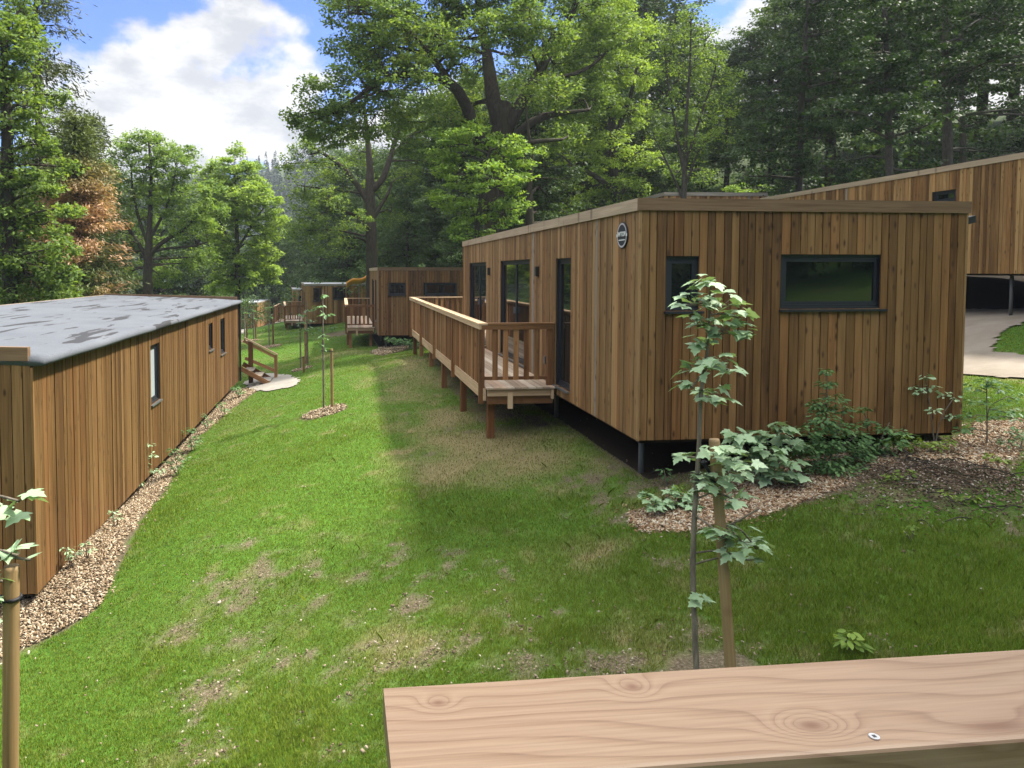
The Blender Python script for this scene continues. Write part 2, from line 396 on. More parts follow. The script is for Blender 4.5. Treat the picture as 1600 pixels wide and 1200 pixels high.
# beds
bedL = [gpix(*q) for q in [(25,1022),(95,990),(150,955),(180,905),(205,850),(232,800),(262,762),(290,715),(315,680),(350,650),(385,622),(402,612)]]
bedL = [(-4.3, 6.4)]+[(float(a[0]), float(a[1])) for a in bedL]+[(-3.4, 25.2), (-4.3, 25.2)]
bedA = [gpix(*q) for q in [(985,815),(1000,832),(1080,832),(1200,806),(1290,780),(1380,752),(1430,770),(1500,785),(1560,770),(1600,705),(1600,655),(1540,665),(1500,690),(1420,692),(1340,700),(1260,722),(1190,742),(1100,770),(1040,790),(990,805)]]
bedA = [(float(a[0]), float(a[1])) for a in bedA]
bedB = [tuple(gpix(*q)) for q in [(578,552),(600,556),(640,545),(668,541),(668,537),(600,543)]]
bedD = [tuple(gpix(*q)) for q in [(490,528),(530,525),(560,517),(560,514),(520,518)]]
pathR = [tuple(gpix(*q)) for q in [(1440,560),(1500,586),(1560,592),(1700,604),(1700,565),(1600,556),(1560,553),(1545,545),(1553,530),(1580,512),(1640,495),(1700,488),(1700,470),(1600,484),(1530,484),(1440,490)]]
patio = [gpix(*q) for q in [(400,586),(430,584),(455,588),(467,594),(466,600),(455,606),(430,610),(408,613),(395,610),(380,600)]]
patio = [tuple(a) for a in patio]
pathF = [tuple(gpix(*q)) for q in [(374,512),(374,520),(380,522),(400,511),(430,506),(460,499),(458,496),(425,502),(400,506)]]
pathG = [tuple(gpix(*q)) for q in [(403,503),(426,501),(426,498.5),(403,500)]]
rings = [(gpix(507, 644), .55), (gpix(472, 577), .4), (gpix(424, 541), .6), (gpix(384, 533), .9), (gpix(1115, 1055), .35)]
dry_spots = [(gpix(*q[:2]), q[2], q[3]) for q in [(690,590,1.6,.8),(640,615,1.0,.6),(720,650,1.2,.9),(760,700,1.1,1.0),(690,730,.9,.9),(820,730,.8,1.0),(640,570,1.5,.6),(700,690,.9,.8),(765,745,.5,.8),
              (540,550,2.0,.5),(660,555,1.4,.5),(1000,790,.5,.5),(950,730,.6,.8),(880,760,.4,.5),(1010,1000,.5,.5),(950,860,.5,.3),(640,1000,.4,.4)]]
bare_spots = [(gpix(*q[:2]), q[2], q[3]) for q in [(355,945,.42,1.0),(300,975,.34,.8),(430,940,.34,.7),(370,1000,.16,1.0),(320,1080,.24,1.0),(300,1105,.16,1.0),(380,1060,.22,.8),(430,1040,.22,.9),(500,1060,.2,.8),(395,848,.16,1.0),
              (412,888,.16,.9),(480,890,.26,.7),(575,878,.36,.9),(520,1095,.2,.8),(290,1175,.24,1.0),(330,1160,.2,.8),(560,1170,.16,.9),(700,1000,.3,.6),(820,975,.36,.8),(760,900,.3,.5),(690,880,.3,.5),(640,950,.22,.6),
              (600,1010,.2,.7),(850,960,.25,.7),(640,1040,.2,.8),(780,1040,.25,.8),(230,905,.2,.5),(1040,880,.2,.5),(1475,760,.8,.7),(1050,760,.7,1),(1180,740,.7,1),(1330,710,.8,1),(970,740,.5,.9),(1450,700,.7,1),(1550,700,.4,.5),(1000,1030,.3,.9),(900,1040,.3,.8),(1080,1020,.3,.8),(1200,1020,.2,.5)]]
def zones(x, y):
    x = np.asarray(x, float); y = np.asarray(y, float)
    dry = np.zeros(x.shape); bare = np.zeros(x.shape)
    for (c, r, w) in dry_spots: dry = np.maximum(dry, w*np.exp(-((x-c[0])**2+(y-c[1])**2)/(r*r)))
    for (c, r, w) in bare_spots: bare = np.maximum(bare, w*.8*np.exp(-(((x-c[0])/1.3)**2+(y-c[1])**2)/(r*r)))
    n1 = fbm(x+9, y+31, .55, 4); n2 = fbm(x+71, y+3, .32, 4); n3 = fbm(x, y, 3.0, 3)
    n5 = fbm(x+33, y+12, .22, 4); dry = np.clip(dry*1.1+(n1-.5)*1.3*(dry > .08)+(n3-.55)*.8+np.clip((n5-.60)*3, 0, .6), 0, 1)
    n4 = fbm(x+3, y+77, .13, 3); bare = np.clip((bare*1.0+((n2-.5)*2.0+(n4-.5)*2.2)*(bare > .05)-.22)*1.2, 0, .90)
    bare = np.maximum(bare, np.clip((n2-.70)*9, 0, 1)*np.clip((n3-.42)*5, 0, 1)*.8)
    def inside(x0, x1, y0, y1, m=.0): return (x > x0-m) & (x < x1+m) & (y > y0-m) & (y < y1+m)
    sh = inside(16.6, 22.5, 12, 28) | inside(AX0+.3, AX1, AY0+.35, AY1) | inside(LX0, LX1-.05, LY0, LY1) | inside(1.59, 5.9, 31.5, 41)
    bare = np.where(sh, 1, bare)  # cabin footprints, where the shade is painted into the soil
    bare = np.maximum(bare, inside(2.6, 3.7, 12.3, 24.5)*np.clip(n1*1.6-.2, 0, 1))
    return dry, bare
def in_bed(x, y):
    m = in_poly(x, y, bedL) | in_poly(x, y, bedA) | in_poly(x, y, bedB) | in_poly(x, y, bedD)
    for c, r in rings: m |= ((np.asarray(x)-c[0])**2+(np.asarray(y)-c[1])**2) < r*r
    return m
def in_hard(x, y): return in_poly(x, y, pathR) | in_poly(x, y, patio) | in_poly(x, y, pathF) | in_poly(x, y, pathG)

def m_ground():
    t = NT('lawn_soil'); tc = t.n('ShaderNodeTexCoord'); o = tc.outputs['Object']
    dry = t.attr('dry').outputs['Fac']; bare = t.attr('bare').outputs['Fac']; far = t.attr('far').outputs['Fac']
    n1 = t.noise(o, 9, 6, .6); n2 = t.noise(o, 45, 4, .65); n3 = t.noise(o, .5, 4)
    gr = t.ramp(n1, [(.3, (.028, .06, .008)), (.6, (.055, .12, .014)), (.8, (.09, .15, .025))])
    gr = t.mix(t.math('MULTIPLY', n3, .4), gr, (.075, .15, .018))
    so = t.ramp(n2, [(.3, (.045, .033, .022)), (.55, (.12, .09, .062)), (.75, (.26, .21, .16))])
    dr = t.ramp(n2, [(.3, (.10, .085, .035)), (.6, (.19, .16, .075)), (.8, (.30, .26, .15))])
    c = t.mix(dry, gr, dr); so = t.mix(t.ramp(bare, [(.95, (0, 0, 0)), (1, (1, 1, 1))]), so, (.022, .017, .012)); c = t.mix(bare, c, so)  # shade under the raised cabins is painted in as near-black soil
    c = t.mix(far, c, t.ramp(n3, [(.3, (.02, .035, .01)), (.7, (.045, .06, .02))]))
    t.principled(c, .95, .1, t.bump(n2, .7, .03)); return t.mat
def build_ground():
    def axis(lo, hi, near_lo, near_hi, step):
        a = list(np.arange(near_lo, near_hi, step)); s = step; v = near_hi
        while v < hi: a.append(v); s *= 1.09; v += s
        a.append(hi); s = step; v = near_lo; b = []
        while v > lo: s *= 1.09; v -= s; b.append(v)
        return np.array(b[::-1]+a)
    xs = axis(-700, 700, -8, 12, .11); ys = axis(-300, 1100, 2.5, 26, .11)
    X, Y = np.meshgrid(xs, ys, indexing='ij'); Z = H(X, Y)
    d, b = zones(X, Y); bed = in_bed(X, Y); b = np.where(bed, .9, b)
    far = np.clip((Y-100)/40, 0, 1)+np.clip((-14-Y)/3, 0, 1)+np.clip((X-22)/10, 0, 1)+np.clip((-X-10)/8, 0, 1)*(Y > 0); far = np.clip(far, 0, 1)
    # brush pile mound
    c = gpix(1478, 762); Z = Z+.24*np.exp(-(((X-c[0])/.75)**2+((Y-c[1])/.45)**2))
    nx, ny = X.shape; V = np.stack([X, Y, Z], -1).reshape(-1, 3)
    idx = np.arange(nx*ny).reshape(nx, ny); Fq = np.stack([idx[:-1, :-1], idx[1:, :-1], idx[1:, 1:], idx[:-1, 1:]], -1).reshape(-1, 4)
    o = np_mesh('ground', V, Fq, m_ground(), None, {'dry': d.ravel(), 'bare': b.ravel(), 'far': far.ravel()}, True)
    tag(o, 'sloping lawn and forest floor', None, None, 'structure')
build_ground()

def sheet(name, poly, mat, dz, label, step=.15):
    P = np.array(poly, float); x0, y0 = P.min(0); x1, y1 = P.max(0)
    xs = np.arange(x0, x1+step, step); ys = np.arange(y0, y1+step, step)
    X, Y = np.meshgrid(xs, ys, indexing='ij'); cx, cyy = (X[:-1, :-1]+X[1:, 1:])/2, (Y[:-1, :-1]+Y[1:, 1:])/2
    k = in_poly(cx+(fbm(cx*3, cyy*3, 1, 2)-.5)*.25, cyy+(fbm(cx*3+8, cyy*3, 1, 2)-.5)*.25, poly)
    Z = H(X, Y)+dz; nx, ny = X.shape; idx = np.arange(nx*ny).reshape(nx, ny)
    Fq = np.stack([idx[:-1, :-1], idx[1:, :-1], idx[1:, 1:], idx[:-1, 1:]], -1)[k]
    o = np_mesh(name, np.stack([X, Y, Z], -1).reshape(-1, 3), Fq.reshape(-1, 4), mat, None, None, True)
    return tag(o, label, None, None, 'structure')
def m_sand(name, a, b, c):
    t = NT(name); o = t.n('ShaderNodeTexCoord').outputs['Object']
    n = t.noise(o, 1.2, 5, .6); n2 = t.noise(o, 60, 3, .7)
    col = t.ramp(n, [(.3, a), (.5, b), (.7, c)]); col = t.mix(.35, col, t.ramp(n2, [(.3, a), (.7, c)]))
    t.principled(col, .95, .1, t.bump(n2, .4, .01)); return t.mat
SAND = m_sand('compacted_sand', (0.150, 0.126, 0.098), (0.207, 0.178, 0.144), (0.254, 0.225, 0.184))
SLAB = m_sand('pale_gravel_paving', (0.184, 0.172, 0.147), (0.257, 0.239, 0.208), (0.318, 0.300, 0.264))
sheet('path', pathR, SAND, .035, 'pale sandy path curving round a grass island beside the large cabin', .08)
sheet('paving', patio, SLAB, .03, 'rounded pale paved area at the foot of the wooden steps', .07)
sheet('path', pathF, SLAB, .05, 'pale path winding past the distant cabin', .25)
sheet('path', pathG, SLAB, .05, 'short pale path in front of the dark woods', .3)

# ------------------------------------------------------------------ grass, chips, litter
def blades(name, X, Y, h, w, mat, dry, label, lean=.5, cat='grass'):
    n = len(X); Z = H(X, Y)-.005; P = np.stack([X, Y, Z], -1)
    a = RNG.uniform(0, 2*math.pi, n); dirv = np.stack([np.cos(a), np.sin(a), 0*a], -1); side = np.stack([-np.sin(a), np.cos(a), 0*a], -1)
    ln = RNG.uniform(.1, lean, n)[:, None]; top = P+np.stack([0*a, 0*a, h], -1)+dirv*ln*h[:, None]
    mid = P+np.stack([0*a, 0*a, h*.55], -1)+dirv*ln*h[:, None]*.25
    V = np.stack([P-side*w[:, None]/2, P+side*w[:, None]/2, mid+side*w[:, None]*.4, top, mid-side*w[:, None]*.4], 1).reshape(-1, 3)
    Fq = (np.arange(n)[:, None]*5+np.arange(5)[None])
    return tag(np_mesh(name, V, Fq, mat, None, {'dry': np.repeat(dry, 5)}), label, cat, None, 'stuff')
def m_grass():
    t = NT('grass_blades'); o = t.n('ShaderNodeTexCoord').outputs['Object']; gi = t.n('ShaderNodeNewGeometry')
    n = t.noise(o, .9, 4); n2 = t.noise(o, 3.2, 4); r = gi.outputs['Random Per Island']
    f = t.math('ADD', t.math('MULTIPLY', r, .35), t.math('ADD', t.math('MULTIPLY', n, .40), t.math('MULTIPLY', n2, .45)))
    c = t.ramp(f, [(.22, (0.069, 0.112, 0.013)), (.55, (0.132, 0.199, 0.024)), (.85, (0.213, 0.274, 0.050))])
    c = t.mix(t.attr('dry').outputs['Fac'], c, t.ramp(r, [(0, (.13, .12, .045)), (.5, (.24, .21, .10)), (1, (.36, .32, .18))]))
    p = t.principled(c, .6, .25)
    tr = t.n('ShaderNodeBsdfTranslucent'); t.l(t.mix(1.0, c, (1.3, 1.4, .6), 'MULTIPLY'), tr.inputs[0])
    mx = t.n('ShaderNodeMixShader'); mx.inputs[0].default_value = .35
    t.l(p.outputs[0], mx.inputs[1]); t.l(tr.outputs[0], mx.inputs[2]); t.l(mx.outputs[0], t.out.inputs[0]); return t.mat
GR = m_grass()
def build_grass():
    n = 1100000
    r = np.exp(RNG.uniform(math.log(3.4), math.log(62), n)); th = RNG.uniform(R(-38), R(52), n)
    X, Y = r*np.sin(th), r*np.cos(th)
    k = ~in_bed(X, Y) & ~in_hard(X, Y); X, Y, r = X[k], Y[k], r[k]
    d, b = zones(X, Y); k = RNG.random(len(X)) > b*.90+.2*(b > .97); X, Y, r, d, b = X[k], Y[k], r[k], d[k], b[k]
    k = RNG.random(len(X)) > d*.5; X, Y, r, d, b = X[k], Y[k], r[k], d[k], b[k]
    tall = fbm(X+5, Y+90, 1.1, 3)
    right = np.clip((X-1.5)/2, 0, 1)*np.clip((9-Y)/2, 0, 1)
    h = RNG.uniform(.018, .042, len(X))*(1+.5*np.clip((tall-.5)*4, 0, 1)+right*.6)*(1-.3*b)
    blades('grass', X, Y, h, .0026+.00055*r, GR, np.clip(d+RNG.normal(0, .12, len(d)), 0, 1), 'short green lawn grass between the cabins')
    # long wisps
    n = 2600; X = RNG.uniform(-1, 8, n); Y = RNG.uniform(3.6, 12.5, n)
    pr_ = np.clip((fbm(X+20, Y+40, .8, 3)-.48)*4, 0, 1); e = gpix(985, 790)
    pr_ = np.maximum(pr_*.5, 1.2*np.exp(-((X-e[0])**2/.25+(Y-e[1])**2/1.2)))
    for q in [(1020, 990), (1480, 950), (1310, 1000), (690, 800), (860, 790), (960, 830), (1560, 860), (1000, 910)]:
        e = gpix(*q); pr_ = np.maximum(pr_, .9*np.exp(-((X-e[0])**2+(Y-e[1])**2)/.12))
    d, b = zones(X, Y); k = (RNG.random(n) < pr_) & ~in_bed(X, Y) & ~in_hard(X, Y) & (b < .9); X, Y = X[k], Y[k]
    blades('grass', X, Y, RNG.uniform(.04, .12, len(X)), np.full(len(X), .003), GR, RNG.uniform(0, .55, len(X)), 'taller rough grass wisps in the shaded lawn', 1.1)
build_grass()

def chips(name, X, Y, dz, L, W, mat, label, cat, lift=.03):
    n = len(X); P = np.stack([X, Y, H(X, Y)+dz+RNG.uniform(0, lift, n)], -1)
    N = nrm(np.stack([RNG.normal(0, .5, n), RNG.normal(0, .5, n), np.ones(n)], -1)); D = nrm(np.cross(N, RNG.normal(size=(n, 3)))); S = np.cross(N, D)
    L = L[:, None]/2; W = W[:, None]/2; T = N*.004
    c = [P-D*L-S*W, P+D*L-S*W*.7, P+D*L*.9+S*W, P-D*L*.8+S*W*.8]
    V = np.stack([q+T for q in c]+[q-T for q in c], 1).reshape(-1, 3)
    f = np.array([(0, 1, 2, 3), (0, 4, 5, 1), (1, 5, 6, 2), (2, 6, 7, 3), (3, 7, 4, 0)]); Fq = (np.arange(n)[:, None, None]*8+f[None]).reshape(-1, 4)
    return tag(np_mesh(name, V, Fq, mat), label, cat, None, 'stuff')
def m_chip(name, stops):
    t = NT(name); r = t.n('ShaderNodeNewGeometry').outputs['Random Per Island']
    t.principled(t.ramp(r, stops), .85, .15); return t.mat
CHIP1 = m_chip('pale_wood_chips', [(0, (0.057, 0.035, 0.018)), (.3, (0.152, 0.105, 0.060)), (.65, (0.266, 0.200, 0.129)), (1, (0.418, 0.360, 0.258))])
CHIP2 = m_chip('russet_wood_chips', [(0, (0.074, 0.040, 0.021)), (.3, (0.199, 0.118, 0.063)), (.65, (0.325, 0.236, 0.146)), (1, (0.458, 0.417, 0.319))])
LITT = m_chip('fallen_bits', [(0, (.05, .035, .02)), (.4, (.15, .11, .07)), (.8, (.22, .18, .125)), (1, (.36, .32, .25))])
def scatter(poly, n):
    P = np.array(poly); x = RNG.uniform(P[:, 0].min(), P[:, 0].max(), n); y = RNG.uniform(P[:, 1].min(), P[:, 1].max(), n)
    k = in_poly(x+(fbm(x, y, .5, 3)-.5)*.3+.06, y+(fbm(x+7, y, .5, 3)-.5)*.3, poly); return x[k], y[k]
def build_chips():
    x, y = scatter(bedL, 90000); k = RNG.random(len(x)) < np.clip(11/np.maximum(y, 6), .35, 1); x, y = x[k], y[k]
    sp_ = RNG.random(len(x)) < .05; x = x+sp_*RNG.normal(0, .14, len(x)); y = y+sp_*RNG.normal(0, .14, len(x))
    n = len(x); s = (1+np.clip((y-12)/12, 0, 1))
    chips('wood_chips', x, y, .0, RNG.uniform(.02, .055, n)*s, RNG.uniform(.008, .025, n)*s, CHIP1, 'pale wood chip strip along the foot of the flat-roofed cabin', 'wood chips', .035)
    x, y = scatter(bedA, 75000); n = len(x); sp_ = RNG.random(n) < .06; x = x+sp_*RNG.normal(0, .13, n); y = y+sp_*RNG.normal(0, .13, n)
    k = ~((x > AX0+.2) & (x < AX1) & (y > AY0+1.2)); x, y = x[k], y[k]; n = len(x)
    chips('wood_chips', x, y, .0, RNG.uniform(.02, .055, n), RNG.uniform(.008, .026, n), CHIP2, 'russet wood chip bed in front of the nearest large cabin', 'wood chips', .035)
    for i, (c, r) in enumerate(rings[:4]):
        n = int(1800*r); a = RNG.uniform(0, 6.28, n); q = r*np.sqrt(RNG.random(n))*.97
        chips('wood_chips', c[0]+q*np.cos(a), c[1]+q*np.sin(a), .0, RNG.uniform(.03, .07, n), RNG.uniform(.015, .035, n), CHIP1,
              ['wood chip ring around the staked sapling in the middle of the lawn', 'wood chip ring by the short stake and rubber strap', 'wood chip ring around a far sapling', 'pale ring around the farthest pair of stakes'][i], 'wood chips', .05)
    x, y = scatter(bedB, 6000); n = len(x)
    chips('wood_chips', x, y, .02, RNG.uniform(.04, .09, n), RNG.uniform(.02, .04, n), CHIP1, 'narrow wood chip strip before the second cabin', 'wood chips', .05)
    # litter on bare and shaded ground
    n = 60000; r = np.exp(RNG.uniform(math.log(3.6), math.log(24), n)); th = RNG.uniform(R(-33), R(45), n); X, Y = r*np.sin(th), r*np.cos(th)
    d, b = zones(X, Y); k = (RNG.random(n) < (.010+.35*b*(b < .97)+.06*d)) & ~in_bed(X, Y) & ~in_hard(X, Y); X, Y = X[k], Y[k]; n = len(X)
    s = np.where(RNG.random(n) < .03, 1.8, 1.0)*RNG.uniform(.6, 1.2, n)
    chips('litter', X, Y, .012, .022*s, .013*s, LITT, 'pebbles, twigs and dry leaf bits scattered over bare patches of lawn', 'litter', .018)
build_chips()

# ------------------------------------------------------------------ cabins
def clad_wall(mb, O, U, Nn, width, z0, z1, holes, bw=.112, mi=0, grain=.02):
    """vertical boards; O corner, U along, Nn outward. z1 may be a function of u"""
    O, U, Nn = (np.asarray(a, float) for a in (O, U, Nn)); u = 0.0
    zt = z1 if callable(z1) else (lambda q: z1)
    while u < width-.01:
        w = min(bw*random.uniform(.82, 1.16), width-u)
        if width-u-w < .05: w = width-u
        segs = [(z0, zt(u+w/2))]
        for (a, b, c, d) in holes:
            if u+w*.5 > a and u+w*.5 < b:
                segs = [s for (p, q) in segs for s in ((p, min(q, c)), (max(p, d), q)) if s[1]-s[0] > .01]
        th = grain+random.uniform(-.003, .007)
        t0 = (random.random(), random.random(), random.random())
        for (p, q) in segs:
            tt = tuple(min(1, max(0, x+random.uniform(-.08, .08))) for x in t0) if p == z0 else t0
            mb.obox(O+U*(u+.0055)+np.array([0, 0, p]), U*(w-.011), Nn*th, np.array([0, 0, q-p]), mi, tt, 2)
        u += w
    return mb
def backing(mb, O, U, Nn, width, z0, z1, holes, mi=1):
    """continuous panel behind the boards, pierced by the openings"""
    O, U, Nn = (np.asarray(a, float) for a in (O, U, Nn)); us = sorted({0, width, *[h[0] for h in holes], *[h[1] for h in holes]})
    zt = z1 if callable(z1) else (lambda q: z1)
    for a, b in zip(us, us[1:]):
        segs = [(z0+.01, zt((a+b)/2)-.02)]
        for h in holes:
            if (a+b)/2 > h[0] and (a+b)/2 < h[1]: segs = [s for (p, q) in segs for s in ((p, min(q, h[2])), (max(p, h[3]), q)) if s[1]-s[0] > .01]
        for p, q in segs: mb.obox(O+U*a+np.array([0, 0, p])-Nn*.06, U*(b-a), Nn*.058, np.array([0, 0, q-p]), mi, (.5, .5, .5), 2)
def window(parent, O, U, Nn, h, name='window', bars=(), sash=True, pane='glass', sill=True, handle=False, label=None):
    O, U, Nn = (np.asarray(a, float) for a in (O, U, Nn)); a, b, c, d = h; Z = np.array([0, 0, 1.0])
    def P(u, z, n=0): return O+U*u+Z*z+Nn*n
    mb = MB()
    def fr(m, a, b, c, d, w, n0, n1, mi=0):
        m.obox(P(a, c, n0), U*w, Nn*(n1-n0), Z*(d-c), mi); m.obox(P(b-w, c, n0), U*w, Nn*(n1-n0), Z*(d-c), mi)
        m.obox(P(a+w, c, n0), U*(b-a-2*w), Nn*(n1-n0), Z*w, mi); m.obox(P(a+w, d-w, n0), U*(b-a-2*w), Nn*(n1-n0), Z*w, mi)
    fr(mb, a+.002, b-.002, c+.002, d-.002, .02, -.10, -.008); fr(mb, a+.021, b-.021, c+.021, d-.021, .03, -.095, -.03)
    f = mb.build(name, M['anth'], parent)
    if label: f['label'] = label
    cells = [a+.051]+list(bars)+[b-.051]
    for i, (p, q) in enumerate(zip(cells, cells[1:])):
        m2 = MB(); fr(m2, p+.002, q-.002, c+.053, d-.053, .04, -.08, -.038); m2.build('sash', M['anth'], f)
        m3 = MB(); m3.obox(P(p+.04, c+.09, -.066), U*(q-p-.08), Nn*.01, Z*(d-c-.18)); m3.build('pane', M[pane], f)
    if sill:
        m4 = MB(); m4.obox(P(a-.03, c-.035, -.02), U*(b-a+.06), Nn*.085, Z*.028); m4.build('sill', M['anth'] if sill is True else M[sill], f)
    if handle:
        m5 = MB(); hx = cells[1]-.03 if len(cells) > 2 else a+.10
        m5.obox(P(hx, c+1.0, -.034), U*.02, Nn*.05, Z*.14); m5.build('handle', M['steel'], f)
    return f

def cabin(name, label, loc, rot, W, L, zb, zt, fr_holes=(), l_holes=(), r_holes=(), mats=('clad', 'clad', 'clad', 'clad'), bars={}, ground=None,
          fascia='fascia', roof=None, ridge=None, group=None, bw=.112, legs=True, roofmat=None, eave=False, fas_sides=('f', 'l', 'r', 'b')):
    """local frame: x across 0..W, y back 0..L; heights relative to loc.z. ridge(u): top along the end walls"""
    t = thing(name, label, 'cabin', loc, rot, group)
    lo = zt if ridge is None else None
    topx = (lambda u: zt) if ridge is None else ridge
    FH = .15
    for key, O, U, Nn, wid, hs, m, top in (('f', (0, 0, 0), (1, 0, 0), (0, -1, 0), W, fr_holes, mats[0], topx),
                                        ('l', (0, 0, 0), (0, 1, 0), (-1, 0, 0), L, l_holes, mats[1], lambda u: topx(0)),
                                        ('r', (W, 0, 0), (0, 1, 0), (1, 0, 0), L, r_holes, mats[2], lambda u: topx(W)),
                                        ('b', (0, L, 0), (1, 0, 0), (0, 1, 0), W, (), mats[3], topx)):
        mb = MB(); t2 = (lambda u, top=top, key=key: top(u)-FH+.04)
        clad_wall(mb, O, U, Nn, wid, zb, t2, hs, bw); backing(mb, O, U, Nn, wid, zb, t2, hs)
        mb.build('wall', [M[m], M['dark']], t)
    # corner boards
    for (x, y, sx, sy) in ((0, 0, -1, -1), (W, 0, 1, -1), (0, L, -1, 1), (W, L, 1, 1)):
        mb = MB(); zz = topx(x)-FH-.003
        mb.box(min(x, x+sx*.029), max(x, x+sx*.029), min(y, y+sy*.029), max(y, y+sy*.029), zb-.004, zz, 0, (.8, .2, .2), 2)
        mb.build('corner_post', M['deckpale'] if (sx, sy) == (-1, -1) and name == '' else M[mats[1]], t)
    # fascia
    th = .05
    if 'f' in fas_sides:
        m = MB(); m.obox((-th, -th, topx(0)-FH), (W+2*th, 0, topx(W)-topx(0)), (0, .05-.003, 0), (0, 0, FH), 0, (.5, .3, .3), 0); m.build('fascia', M[fascia], t)
    if 'b' in fas_sides:
        m = MB(); m.obox((-th, L+.003, topx(0)-FH), (W+2*th, 0, topx(W)-topx(0)), (0, .05, 0), (0, 0, FH), 0, (.5, .3, .3), 0); m.build('fascia', M[fascia], t)
    if 'l' in fas_sides:
        m = MB(); m.box(-th, -.003, -.0, L, topx(0)-FH+.001, topx(0)+.001, 0, (.75, .2, .3)); m.build('fascia', M['fascia_l'] if fascia == 'fascia' else M[fascia], t)
    if 'r' in fas_sides:
        m = MB(); m.box(W+.003, W+th, 0, L, topx(W)-FH+.001, topx(W)+.001, 0, (.5, .3, .3)); m.build('fascia', M[fascia], t)
    # roof and underside
    m = MB(); m.obox((.0, .0, topx(0)-.07), (W, 0, topx(W)-topx(0)), (0, L, 0), (0, 0, .03)); m.build('roof', roofmat or M['roofgrey'], t)
    m = MB(); m.box(.04, W-.04, .04, L-.04, zb-.05, zb+.01, 0); m.build('floor_frame', M['under'], t)
    if legs:
        ca, sa = math.cos(rot), math.sin(rot)
        for yy in np.linspace(.7, L-.6, max(3, int(L/2.6))):
            for xx in (.35, W-.6):
                wx, wy = loc[0]+xx*ca-yy*sa, loc[1]+xx*sa+yy*ca; gz = H(wx, wy)-loc[2]
                if gz > zb-.12: continue
                m = MB(); m.tube([(xx, yy, gz-.05), (xx, yy, zb-.05)], .04, 8)
                m.build('leg', M['steel'], t)
    for side, hs in (('f', fr_holes), ('l', l_holes), ('r', r_holes)):
        O, U, Nn = {'f': ((0, 0, 0), (1, 0, 0), (0, -1, 0)), 'l': ((0, 0, 0), (0, 1, 0), (-1, 0, 0)), 'r': ((W, 0, 0), (0, 1, 0), (1, 0, 0))}[side]
        for i, h in enumerate(hs):
            k = bars.get((side, i), {})
            window(t, O, U, Nn, h, **k)
    return t
M['fascia_l'] = m_wood('pale_fascia_board', (.17, .12, .075), (.27, .20, .135), (.38, .29, .20), .3, .0, .6)
M['roofgrey'] = m_plain('roof_membrane', (.25, .27, .29), .7, .3)

# --- A: nearest large cabin
A0 = (AX0, AY0, 0)
A = cabin('timber_cabin', 'nearest flat-roofed timber cabin with round dark sign, beside the long wooden deck', A0, 0, AX1-AX0, AY1-AY0, AZ0, AZ1,
    fr_holes=[(4.0-AX0, 4.45-AX0, -.49, .19), (5.52-AX0, 6.91-AX0, -.475, .215)],
    l_holes=[(11.16-AY0, 11.9-AY0, -1.95, .22), (13.66-AY0, 16.23-AY0, -1.90, .24), (17.81-AY0, 20.21-AY0, -1.90, .24)],
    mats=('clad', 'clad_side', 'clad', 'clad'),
    bars={('l', 0): dict(name='door', sill='sill'), ('l', 1): dict(name='door', bars=(14.95-AY0,), handle=True, sill='sill'), ('l', 2): dict(name='door', bars=(19.0-AY0,), handle=True, sill='sill'),
          ('f', 0): {}, ('f', 1): {}})
for y in (12.99, 17.37):
    m = MB(); m.box(-.085, -.022, y-AY0-.045, y-AY0+.045, -.09, .09); m.box(-.030, -.018, y-AY0-.03, y-AY0+.03, -.11, -.091); m.build('wall_lamp', M['black'], A)
m = MB(); m.box(-.075, -.022, 12.35-AY0, 12.43-AY0, -1.66, -1.52); m.build('socket_box', M['sill'], A)
m = MB(); m.box(8.03-AX0+.05, 8.03-AX0+.16, .12, AY1-AY0, .60, .70); m.obox((8.08-AX0, .04, .60), (.15, 0, .04), (0, .10, 0), (0, 0, .09)); m.build('gutter', M['black'], A)
# sign
def build_sign():
    c = np.array([-.03, 8.97-AY0, .47]); r = .172
    m = MB()
    def disc(x, rad, mi, n=40, th=.012):
        vs = [(x, c[1]+rad*math.cos(2*math.pi*k/n), c[2]+rad*math.sin(2*math.pi*k/n)) for k in range(n)]; vs += [(p[0]+th, p[1], p[2]) for p in vs]
        m.add(vs, [tuple(range(n))[::-1]]+[(k, (k+1) % n, n+(k+1) % n, n+k) for k in range(n)], mi)
    disc(-.040, r, 0, th=.016); s = m.build('sign_plate', M['anth'], A)
    m = MB(); n = 48
    for (ra, rb) in ((r*.93, r*.80),):
        vs = [(-.0425, c[1]+q*math.cos(2*math.pi*k/n), c[2]+q*math.sin(2*math.pi*k/n)) for q in (ra, rb) for k in range(n)]
        m.add(vs, [(k, (k+1) % n, n+(k+1) % n, n+k) for k in range(n)])
    m.build('ring', M['ringgrey'], s)
    m = MB()
    for dy in (-r*.90, r*.90): m.box(-.0445, -.041, c[1]+dy-.018, c[1]+dy+.018, c[2]-.018, c[2]+.018)
    m.box(-.0445, -.041, c[1]-.10, c[1]+.10, c[2]-.068, c[2]-.055)
    m.build('ring_mark', M['white'], s)
    cu = bpy.data.curves.new('lettering', 'FONT'); cu.body = 'WTOB'; cu.size = .085; cu.align_x = 'CENTER'; cu.align_y = 'CENTER'; cu.extrude = .001; cu.offset = .003
    cu.materials.append(M['white'])
    tmp = bpy.data.objects.new('tmp', cu); COL.objects.link(tmp); bpy.context.view_layer.update()
    me = bpy.data.meshes.new_from_object(tmp.evaluated_get(bpy.context.evaluated_depsgraph_get())); bpy.data.objects.remove(tmp)
    if not me.materials: me.materials.append(M['white'])
    o = bpy.data.objects.new('lettering', me); link(o, s); o.location = (-.044, c[1], c[2]+.012); o.rotation_euler = (R(90), 0, R(-90))
